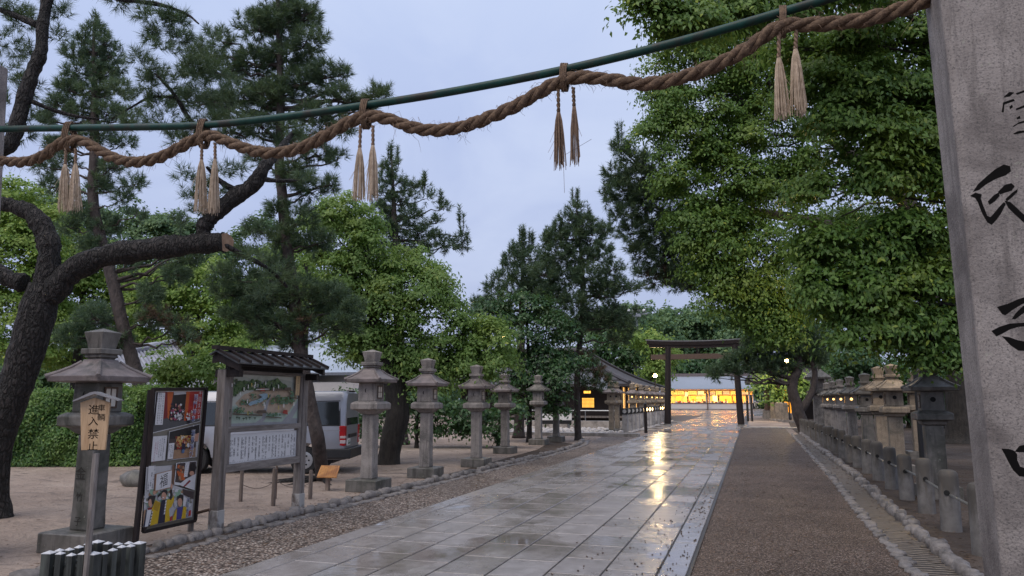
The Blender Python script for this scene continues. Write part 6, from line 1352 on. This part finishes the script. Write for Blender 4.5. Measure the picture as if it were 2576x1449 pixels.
# ---- tall pine behind the notice board
d4 = 15.6; b4 = G(815, 1208)
def Q(x, y, d=d4): return P(x, y, d)
tp = [Vector((b4.x, b4.y, -.1)), Q(800,1110), Q(786,1040), Q(768,950), Q(752,868), Q(744,780), Q(732,690), Q(718,590), Q(710,490), Q(703,420), Q(706,280), Q(704,150), Q(700,50), Q(698,-60)]
bl = px_blobs([(700,-15,50),(640,70,50),(560,105,34),(705,60,60),(765,40,46),(780,110,50),(720,150,60),(640,160,60),(575,175,48),(500,170,40),(530,140,28),(820,190,46),(862,185,24),(760,215,58),(690,240,56),(850,250,44),(940,240,30),(965,235,18),(925,268,22),(610,245,52),(545,265,44),(470,255,36),(790,300,52),(860,320,32),(660,320,52),(580,330,40),(735,360,42),(800,390,42),(850,400,22),(735,440,42),(655,400,28),(780,480,38),(830,465,20),(700,530,32),(760,555,40),(710,600,38),(640,575,28),(800,610,36),(600,640,26)], d4, back=.35)
bl += px_blobs([(700,680,42),(625,715,48),(570,735,40),(680,745,48),(760,735,52),(830,755,52),(880,780,40),(700,815,46),(775,815,48),(860,815,44),(640,790,42),(590,790,30),(740,870,28),(660,840,30),(560,690,30)], d4, back=.4)
t = pine('pine_tree', 'tall pine whose trunk stands right of the notice board, crown crossing the rope', b4, tp, [.145,.14,.135,.13,.125,.125,.12,.115,.11,.10,.09,.075,.055,.03], bl, NEEDLE, BARK_T, .16, .165, .0125, 38, 3.1, brown=[(P(770,800,d4), .4)])
mb = MB()
for k in range(9):
    a = random.uniform(PI * .75, PI * 1.6); pts = []; p = Vector((0, 0, .05))
    for j in range(7): pts.append(p.copy()); a += random.uniform(-.3, .3); p = p + Vector((math.cos(a), math.sin(a), 0)) * random.uniform(.25, .45); p.z = .03 * math.cos(j) - .01 * j
    mb.tube(pts, [.07,.055,.05,.04,.032,.025,.012], 6)
mb.build('root', BARK, t, smooth=True)
# ---- thick camphor behind the van
d6 = 20.3; b6 = P(975, 1166, d6); b6.z = 0
def Q(x, y, d=d6): return P(x, y, d)
tp = [Vector((b6.x, b6.y, -.1)), Q(986,1105), Q(1000,1050), Q(998,1005), Q(990,960), Q(974,915), Q(955,870), Q(940,800), Q(925,720)]
bl = px_blobs([(870,520,48),(830,545,40),(905,560,52),(850,600,60),(920,640,58),(870,690,60),(800,640,34),(960,690,52),(1010,670,50),(1060,660,44),(1100,690,42),(985,740,60),(1050,735,58),(1110,750,46),(900,745,56),(840,760,54),(790,720,36),(1140,800,36),(1075,810,62),(1000,820,62),(925,820,58),(860,830,56),(790,800,40),(1150,850,50),(1215,830,44),(1255,845,34),(1090,880,58),(1010,880,54),(1180,900,52),(1245,900,36),(1130,930,46),(1060,940,40),(930,880,48),(870,885,40),(1210,950,40),(1110,960,34),(1010,930,28)], d6, back=.6)
broadleaf('camphor_tree', 'round light green camphor with a thick bent trunk behind the lanterns', 'tree', b6, tp, [.27,.31,.32,.30,.30,.31,.24,.15,.09], bl, LF_C, BARK_C, .112, .058, .40, 185, 1.3, twig=0)
limb_ = None
# ---- pine behind the camphor, spiky against the sky
d7 = 29; c = P(1010, 1120, d7); b7 = Vector((c.x, c.y, 0))
def Q(x, y, d=d7): return P(x, y, d)
tp = [b7, Q(1005,900), Q(1000,700), Q(992,550), Q(988,460), Q(985,395)]
bl = px_blobs([(985,420,22),(970,450,22),(1000,460,24),(960,490,26),(1015,500,26),(985,520,30),(945,530,26),(1040,540,26),(1005,570,32),(960,580,34),(1065,585,28),(1035,610,30),(1095,610,26),(985,630,34),(1130,620,22),(1060,640,26),(1155,615,16),(1100,560,16),(1075,500,16),(1060,470,12),(1118,525,12),(1040,470,14),(1165,590,10),(920,600,30),(930,640,30)], d7, back=.3)
pine('pine_tree', 'spiky pine rising behind the round camphor, branches tilted up to the right', b7, tp, [.25,.22,.18,.12,.07,.03], bl, NEEDLE, BARK_T, .28, .21, .024, 30, 3.2, spikes=[(985,395,d7,4,.6),(1000,405,d7,2,.4),(1062,460,d7,3,.5),(1112,515,d7,3,.5),(1160,560,d7,3,.5),(1172,622,d7,2,.4),(968,430,d7,2,.5)])
# ---- dense dark trees and pines in the middle
d8 = 28.5; b8 = G(1331, 1113); d8 = b8.dot(HD)
def Q(x, y, d=d8): return P(x, y, d)
bl = px_blobs([(1300,790,52),(1250,800,36),(1350,790,52),(1400,830,54),(1320,860,60),(1260,880,48),(1380,900,60),(1440,900,44),(1320,940,58),(1400,965,54),(1340,1005,40),(1400,1020,34),(1280,985,38),(1230,940,34),(1290,740,36),(1340,740,34),(1225,760,28),(1200,780,24),(1410,1010,26)], d8, back=.6)
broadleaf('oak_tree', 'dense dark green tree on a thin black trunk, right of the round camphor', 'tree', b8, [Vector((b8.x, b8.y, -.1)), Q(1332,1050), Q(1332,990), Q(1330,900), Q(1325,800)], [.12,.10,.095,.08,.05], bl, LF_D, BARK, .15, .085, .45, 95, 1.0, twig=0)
d9 = 34; c = P(1305, 1100, d9); b9 = Vector((c.x, c.y, 0))
bl = px_blobs([(1310,630,24),(1335,650,30),(1290,660,28),(1355,690,34),(1310,690,34),(1270,700,28),(1340,730,40),(1285,735,36),(1240,735,24),(1225,770,24),(1200,760,16),(1380,740,34),(1370,670,20),(1250,780,36)], d9, back=.4)
pine('pine_tree', 'pine topped with many upright shoots, behind the dense dark tree', b9, [b9, P(1310,900,d9), P(1312,760,d9), P(1315,640,d9)], [.24,.20,.12,.04], bl, NEEDLE_L, BARK_T, .30, .22, .027, 28, 2.9, spikes=[(1312,602,d9,8,.6),(1330,612,d9,5,.5),(1290,632,d9,4,.5),(1272,668,d9,3,.5),(1232,715,d9,3,.4)])
b10 = G(1455, 1108); d10 = b10.dot(HD)
def Q(x, y, d=d10): return P(x, y, d)
tp = [Vector((b10.x, b10.y, -.1)), Q(1452,1040), Q(1452,950), Q(1460,840), Q(1466,720), Q(1458,600), Q(1450,515)]
bl = px_blobs([(1448,530,20),(1430,560,28),(1470,565,30),(1400,590,26),(1440,600,38),(1490,600,34),(1520,580,20),(1400,640,40),(1450,650,46),(1510,640,36),(1375,610,16),(1540,680,30),(1480,700,46),(1420,700,46),(1370,690,34),(1560,720,24),(1590,730,20),(1615,725,12),(1520,730,36),(1390,750,44),(1450,770,46),(1540,790,36),(1500,810,42),(1580,820,24),(1560,850,30),(1600,790,14),(1430,830,40),(1380,800,36),(1490,930,28),(1510,958,22),(1486,965,20),(1526,962,14),(1470,900,22)], d10, back=.2)
pine('pine_tree', 'broad conical pine whose bare foot stands left of the cobbles', b10, tp, [.15,.14,.13,.12,.10,.07,.03], bl, NEEDLE, BARK_T, .28, .21, .026, 30, 3.0, spikes=[(1450,505,d10,4,.6),(1400,575,d10,3,.5),(1378,598,d10,2,.5),(1475,545,d10,2,.4),(1525,565,d10,2,.4)], brown=[(P(1490,930,d10), .8)])
# ---- pine on the right, its foliage showing left of the big leafy tree
d11 = 23; c = P(1790, 1150, d11); b11 = Vector((8.6, 25.5, 0)); d11 = 22.0
def Q(x, y, d=d11): return P(x, y, d)
bl = px_blobs([(1560,375,24),(1590,400,36),(1545,440,26),(1600,450,44),(1560,480,36),(1530,500,20),(1620,500,44),(1570,540,34),(1640,550,44),(1590,590,36),(1650,600,40),(1690,560,40),(1610,640,32),(1660,650,36),(1700,620,40),(1620,690,22),(1690,690,34),(1730,680,36),(1650,710,18),(1720,720,28),(1640,420,36),(1680,480,40)], d11, back=.4)
pine('pine_tree', 'dark pine whose boughs show left of the big leafy tree', b11, [b11, P(2480,820,d11), P(2300,640,d11), P(2050,560,d11), P(1830,520,d11), P(1680,470,d11)], [.26,.24,.21,.17,.12,.05], bl, NEEDLE, BARK_T, .24, .19, .019, 36, 3.6, spikes=[(1560,350,d11,3,.4),(1525,480,d11,2,.3)], brown=[(P(1650,700,d11), .5)])
# ---- the two big broadleaf trees on the right
d12 = 12.2; c = P(2560, 1300, d12); b12 = Vector((c.x, c.y, 0))
def Q(x, y, d=d12): return P(x, y, d)
tp = [b12 + Vector((0,0,-.1)), Q(2545,1050), Q(2520,850), Q(2480,700), Q(2460,520), Q(2440,330), Q(2400,150), Q(2360,20)]
bl = px_blobs([(2000,120,70),(2090,90,80),(2200,80,90),(2310,70,90),(2400,120,70),(2060,210,80),(2160,220,90),(2270,220,95),(2370,240,85),(2110,310,70),(2200,330,85),(2310,350,90),(2395,350,60),(2070,300,40),(2140,430,66),(2230,440,80),(2330,460,80),(2400,470,50),(2060,470,46),(2090,640,80),(2180,620,70),(2270,600,80),(2360,590,70),(2040,590,44),(2130,740,80),(2220,720,80),(2310,710,75),(2390,700,55),(2070,740,50),(2160,812,50),(2250,805,58),(2340,820,66),(2410,810,40),(2200,850,34),(2315,880,40),(2380,900,44),(2110,845,26),(2410,920,34),(2030,690,30)], d12, back=.75)
bl += px_blobs([(1985,20,70),(2090,-20,80),(2200,-30,80),(1900,30,66),(1820,20,50)], 10.8, back=.5)
bl += px_blobs([(1600,2,22),(1635,14,26),(1672,20,28),(1705,38,30),(1690,62,20),(1740,20,34),(1770,45,34)], 10.2, back=.1)
broadleaf('leafy_tree', 'big near broadleaf tree with large dark leaves hanging beside the grey pillar', 'tree', b12, tp, [.30,.28,.26,.24,.21,.17,.12,.07], bl, LF_R, BARK_C, .095, .054, .34, 215, 1.4, twig=2, droop=.9)
d13 = 21.0; b13 = Vector((7.2, 21.6, 0)); d13 = 19.5
def Q(x, y, d=d13): return P(x, y, d)
tp = [b13 + Vector((0,0,-.1)), P(2530,850,d13), P(2440,680,d13), P(2290,520,d13), P(2130,380,d13), P(1960,260,d13)]
bl = px_blobs([(1690,130,46),(1665,180,40),(1740,130,60),(1650,230,34),(1720,240,66),(1640,290,34),(1660,320,48),(1740,330,70),(1690,380,48),(1760,410,66),(1700,450,50),(1770,490,60),(1720,530,44),(1790,560,66),(1750,600,44),(1820,630,66),(1780,680,50),(1850,700,70),(1815,740,44),(1890,750,48),(1872,800,34),(1935,810,46),(1830,160,80),(1840,260,80),(1830,370,70),(1880,460,66),(1860,540,60),(1900,620,70),(1930,710,70),(1950,790,60),(1960,845,38),(2000,640,60),(1990,400,54),(1940,450,50),(1890,340,54),(2050,380,50),(2000,310,50),(2010,440,40),(1920,180,80),(1920,280,60),(2000,500,46),(2010,760,60),(1760,60,60),(1850,60,70)], d13, back=.6)
bl += px_blobs([(2060,200,90,3),(2180,250,100,3),(2300,350,110,3),(2100,560,60,3),(2200,600,90,3),(2350,650,80,3),(2250,760,66,3),(2100,770,40,3),(2350,840,60,3)], d13, back=.3)
broadleaf('leafy_tree', 'second broadleaf tree, smaller leaves, edge of its crown against the open sky', 'tree', b13, tp, [.34,.30,.27,.22,.16,.08], bl, LF_R, BARK_C, .105, .06, .44, 200, 1.4, twig=1, droop=.8)
b14 = Vector((7.84, 33.9, 0)); d14 = b14.dot(HD)
bl = px_blobs([(2250,700,90),(2380,720,90),(2320,800,66),(2430,830,70),(2220,790,54),(2420,600,90),(2150,760,70),(2480,740,80)], d14, back=.5)
broadleaf('shade_tree', 'dark shade tree with a wide ridged trunk foot right of the lanterns', 'tree', b14, [b14 + Vector((0,0,-.1)), P(2418,1040,d14), P(2415,960,d14), P(2400,820,d14), P(2390,700,d14)], [.62,.50,.47,.42,.3], bl, LF_R, BARK_C, .2, .11, .6, 80, .9)
# ---- forked pine by the torii gate on the right
b15 = Vector((2.75, 42.6, 0)); d15 = b15.dot(HD)
def Q(x, y, d=d15): return P(x, y, d)
tp = [b15 + Vector((0,0,-.1)), Q(2012,1050), Q(2003,1015), Q(1994,985), Q(1996,955), Q(2008,925), Q(2000,880), Q(1960,850), Q(1920,830)]
def fork2(mb, L0):
    q = cr([Q(2012,1035), Q(2030,1010), Q(2045,980), Q(2050,940), Q(2040,900), Q(2030,850)], 5); mb.tube([p - L0 for p in q], list(np.linspace(.22, .10, len(q))), 10, wob=.06)
bl = px_blobs([(1790,940,16),(1815,930,16),(1800,950,10),(1845,930,22),(1835,905,14),(1870,900,26),(1890,862,20),(1900,930,22),(1910,880,34),(1950,860,36),(1940,910,28),(1990,880,34),(1900,830,30),(1940,800,36),(2000,820,40),(2040,850,36),(2050,900,30),(1970,780,30),(2030,780,34),(1985,925,22),(1910,830,28),(1920,760,26),(1915,790,24),(1955,940,18)], d15, back=.3)
pine('pine_tree', 'pine with a snaking forked trunk whose boughs cover the right gate post', b15, tp, [.36,.33,.30,.27,.25,.23,.19,.14,.08], bl, NEEDLE, BARK_T, .32, .24, .036, 28, 4.0, extra=fork2, flat=.55)
# ---- hedge and shrubs on the left
def hedge(name, label, cat, a, b, wd, h, lm, L, n, fill=DARKHOLE, group=None, wav=.10):
    a, b = Vector(a), Vector(b); mid = (a + b) / 2; t = thing(name, label, cat, mid, 0, group); u = (b - a).normalized(); v = Vector((-u.y, u.x, 0)); Lh = (b - a).length / 2
    m = n; face = RNG.choice(4, m, p=[.5, .2, .24, .06]); s = RNG.uniform(-Lh, Lh, m); z = RNG.uniform(.03, h, m); y = RNG.uniform(-wd/2, wd/2, m); bul = .09 * np.sin(s * 2.3 + z * 3.1) + .07 * np.sin(s * 5.1 - z * 4.7)
    fside = -1 if v.dot(EYE - mid) > 0 else 1
    y = np.where(face == 0, -fside * (wd/2 + bul) - 0, np.where(face == 3, fside * wd/2, y)); hz = h + wav * np.sin(s * 1.7) + wav * .6 * np.sin(s * 4.3 + y * 3); z = np.where(face == 1, hz, np.minimum(z, hz)); e = face == 2; s = np.where(e, np.sign(s) * (Lh + bul), s)
    p = np.stack([u.x * s + v.x * y + mid.x, u.y * s + v.y * y + mid.y, z], 1) + RNG.normal(size=(m, 3)) * .05
    nn = np.stack([np.where(face == 0, -fside * v.x, 0), np.where(face == 0, -fside * v.y, 0), np.where(face == 1, 1.0, .5)], 1) + RNG.normal(size=(m, 3)) * .45
    raw_mesh('foliage', leaf_quads(p, nn, L, L * .55, .7), 1, lm, t)
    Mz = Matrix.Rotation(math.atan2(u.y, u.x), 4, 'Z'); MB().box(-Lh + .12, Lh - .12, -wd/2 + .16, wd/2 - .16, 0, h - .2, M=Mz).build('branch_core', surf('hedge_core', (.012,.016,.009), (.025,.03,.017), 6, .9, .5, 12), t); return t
ga, gb = P(55, 1168, 20.2), P(372, 1165, 20.4); ga.z = gb.z = 0
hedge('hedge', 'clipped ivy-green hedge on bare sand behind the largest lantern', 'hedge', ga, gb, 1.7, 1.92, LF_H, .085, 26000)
g2a, g2b = P(372, 1150, 25), P(560, 1150, 26); g2a.z = g2b.z = 0
hedge('hedge', 'darker hedge seen in the gap between the poster board and the leaning pine', 'hedge', g2a, g2b, 1.6, 2.0, LF_D, .10, 9000)
def shrub(label, lst, d, lm, L, rs, per, grp=None, cover=1.0, name='shrub'):
    bl = px_blobs(lst, d, back=.4); x, y = lst[0][:2]; c = P(x, y, d); base = Vector((c.x, c.y, 0)); top = max(bl, key=lambda b: b[0].z)[0]
    return broadleaf(name, label, 'shrub' if name == 'shrub' else 'tree', base, [base + Vector((0,0,-.05)), base.lerp(Vector((c.x, c.y, c.z)), .5), Vector((c.x, c.y, c.z))], [.07,.06,.03] if name == 'shrub' else [.3,.25,.12], bl, lm, BARK_C, L, L * .55, rs, per, cover, grp, limbs=name != 'shrub')
shrub('light green shrub with long leaves under the tiled roof, right of the leaning pine', [(450,925,42),(400,910,32),(500,900,40),(530,940,40),(460,970,42),(410,960,36),(520,990,36),(380,940,24),(545,900,28),(430,1010,40),(490,1030,40)], 24, LF_C, .15, .4, 70)
shrub('low bright bush between the black trunk and the largest lantern', [(60,985,40),(20,1000,40),(105,990,30),(-20,990,40)], 23.5, LF_H, .11, .35, 90)
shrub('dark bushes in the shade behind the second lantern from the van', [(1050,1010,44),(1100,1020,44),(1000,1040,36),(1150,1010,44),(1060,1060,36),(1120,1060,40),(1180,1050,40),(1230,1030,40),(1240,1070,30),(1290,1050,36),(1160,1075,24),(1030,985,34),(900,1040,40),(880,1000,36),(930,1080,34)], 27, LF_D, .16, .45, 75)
shrub('ivy-clad stump with dark leaves near the paired lanterns', [(1253,1098,13),(1256,1080,12),(1250,1110,11)], 27.5, LF_D, .10, .2, 50)
# ---- bright trees beyond the hedge and the wood behind everything
BG = 'trees closing the view behind the shrine grounds'
specs = [('bright yellow-green tree at the far left, behind the forked black trunk', [(30,640,70),(-20,860,60),(40,900,50),(100,870,50),(90,600,60),(-30,600,70),(30,560,60),(110,680,60),(20,740,70),(110,760,60),(-40,720,60),(60,820,60),(150,820,50),(130,540,40),(30,490,44),(80,480,30)], 38, LF_B),
 ('rounded yellow-green tree seen under the sawn-off limb', [(470,720,60),(540,760,60),(430,780,60),(510,820,60),(590,850,50),(440,850,50),(560,880,44),(620,860,30),(400,720,50),(350,770,50),(370,850,44),(480,660,40),(540,690,40)], 40, LF_B),
 ('bright tree between the slender pine and the far left trunk', [(120,560,60),(60,560,60),(0,560,60),(190,680,60),(250,700,60),(170,760,60),(240,790,60),(310,830,50),(190,620,50),(260,640,44),(200,850,50),(290,740,50),(150,900,40)], 42, LF_B),
 ('mid green tree rising behind the slender pine, top cut by the sky', [(180,500,44),(120,520,44),(60,500,40),(300,640,50),(220,560,50),(430,560,40),(480,600,44),(350,740,60),(420,740,60),(380,600,60),(320,620,50),(440,610,50),(370,560,44),(300,570,40),(400,670,60),(330,690,60),(340,520,30),(250,560,40)], 52, LF_F),
 ('blue-green tree farther off behind the tall pine', [(560,640,44),(600,600,40),(520,680,44),(680,640,40),(720,700,44),(660,560,30),(590,780,50),(640,760,50),(620,830,50),(560,760,44),(680,800,50),(600,720,40),(650,700,40)], 58, LF_F),
 ('light tree behind the board and the blue metal roof', [(600,900,40),(640,900,40),(560,910,36),(690,890,40),(660,860,40),(720,860,40)], 44, LF_B),
 ('tree behind the tall pine trunk, its top over the camphor', [(740,620,44),(790,570,40),(700,650,40),(760,690,50),(820,560,30),(700,720,50),(780,770,50)], 33, LF_C),
 ('dark tree left of the lit street lamp, behind the office roof', [(1520,870,40),(1480,880,40),(1560,850,34),(1540,910,44),(1590,880,44),(1560,950,34),(1610,860,34),(1500,930,36),(1610,920,26),(1580,940,26),(1630,900,24)], 92, LF_D),
 ('pale yellow-green maple lit by the street lamp left of the gate', [(1630,870,24),(1600,845,28),(1650,850,24),(1670,870,20),(1660,905,20),(1640,925,20),(1690,890,18),(1620,960,14),(1668,935,14),(1655,960,12),(1570,835,24)], 84, LF_B),
 ('tree lit yellow from beneath at the right of the gate, around the lamp', [(1960,950,26),(1990,940,24),(1940,970,22),(1975,985,26),(1945,1000,20),(2005,975,20),(1930,940,18),(1960,915,22),(1915,960,16)], 63, LF_C),
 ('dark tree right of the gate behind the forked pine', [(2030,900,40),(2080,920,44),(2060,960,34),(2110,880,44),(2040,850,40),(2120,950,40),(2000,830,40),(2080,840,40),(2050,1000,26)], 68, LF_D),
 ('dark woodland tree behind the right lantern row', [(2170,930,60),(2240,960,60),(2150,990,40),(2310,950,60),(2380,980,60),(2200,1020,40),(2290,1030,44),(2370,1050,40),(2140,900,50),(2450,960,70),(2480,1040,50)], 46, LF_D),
 ('dark tree standing left of the distant shop roof', [(1720,930,20),(1700,915,20),(1750,925,20),(1790,930,22),(1820,920,22),(1770,910,24),(1730,900,24),(1690,935,14),(1840,940,20)], 139, LF_D)]
ttot = 0
for lb, lst, dd, lm in specs:
    bl = px_blobs(lst, dd, back=.5); x = sum(p[0] for p in lst) / len(lst); c = P(x, 1000, dd); base = Vector((c.x, c.y, 0)); tz = max(b[0].z for b in bl); LL = max(.14, dd * .0052)
    zt_ = sum(b[0].z for b in bl) / len(bl); ctr = Vector((c.x, c.y, zt_))
    broadleaf('background_tree', lb, 'tree', base, [base - Vector((0,0,.1)), base.lerp(ctr, .5), ctr], [.3,.25,.12], bl, lm, BARK_C, LL, LL * .6, max(.5, dd * .0145), 80, 1.25, BG, seg=8)
# camphor forest behind the shop, each crown its own tree
far = [(1575,800,40,150),(1640,790,44,155),(1700,800,46,160),(1760,795,44,152),(1815,800,44,158),(1600,840,40,144),(1670,840,46,146),(1730,850,44,170),(1790,850,44,168),(1850,840,46,148),(1880,800,50,150),(1545,790,36,158),(1500,800,40,160),(1930,810,50,156),(1680,800,30,166)]
wds = ['leftmost', 'second', 'third', 'fourth', 'fifth', 'sixth', 'seventh', 'eighth', 'ninth', 'tenth', 'eleventh', 'twelfth', 'thirteenth', 'fourteenth', 'fifteenth']
order_ = sorted(range(len(far)), key=lambda i: far[i][0])
for rank, i in enumerate(order_):
    x, y, r, dd = far[i]; lst = [(x, y, r)]
    for k in range(9): a = 2 * PI * k / 9; lst.append((x + math.cos(a) * r * .75, y + 20 + math.sin(a) * r * .55, r * .45))
    bl = px_blobs(lst, dd, back=.2); c = P(x, 1000, dd); base = Vector((c.x, c.y, 0)); ctr = bl[0][0]; LL = dd * .0052
    broadleaf('distant_tree', wds[rank] + ' domed tree, counted from the left, of the forest line behind the gate', 'tree', base, [base, base.lerp(Vector((c.x, c.y, ctr.z)), .6), Vector((c.x, c.y, ctr.z))], [.5,.4,.2], bl, LF_F, BARK_C, LL, LL * .65, dd * .013, 60, 1.0, 'forest line behind the gate', limbs=False, seg=8)
# a far wood that closes the horizon (reads as one mass)
bl = []
for k in range(150):
    a = math.radians(random.uniform(-62, 40)); R_ = random.uniform(150, 175) if abs(a) < math.radians(14) else random.uniform(62, 120); h = random.uniform(5, 8) * (R_ / 90) ** .5
    c = Vector((R_ * math.sin(a), R_ * math.cos(a), 0)); q = c.x * 0
    if -16 < c.x < 6 and c.y < 145: continue
    if c.x > -32 and c.x < -5 and 40 < c.y < 84: continue
    bl.append((c + Vector((0, 0, h * .45)), h * .62, 1.0))
p, n = crown_points(bl, 1.3, 70, .8, back_keep=.1); kind(raw_mesh('distant_wood', leaf_quads(p, n, .55, .36, .5), 1, LF_F), 'stuff')
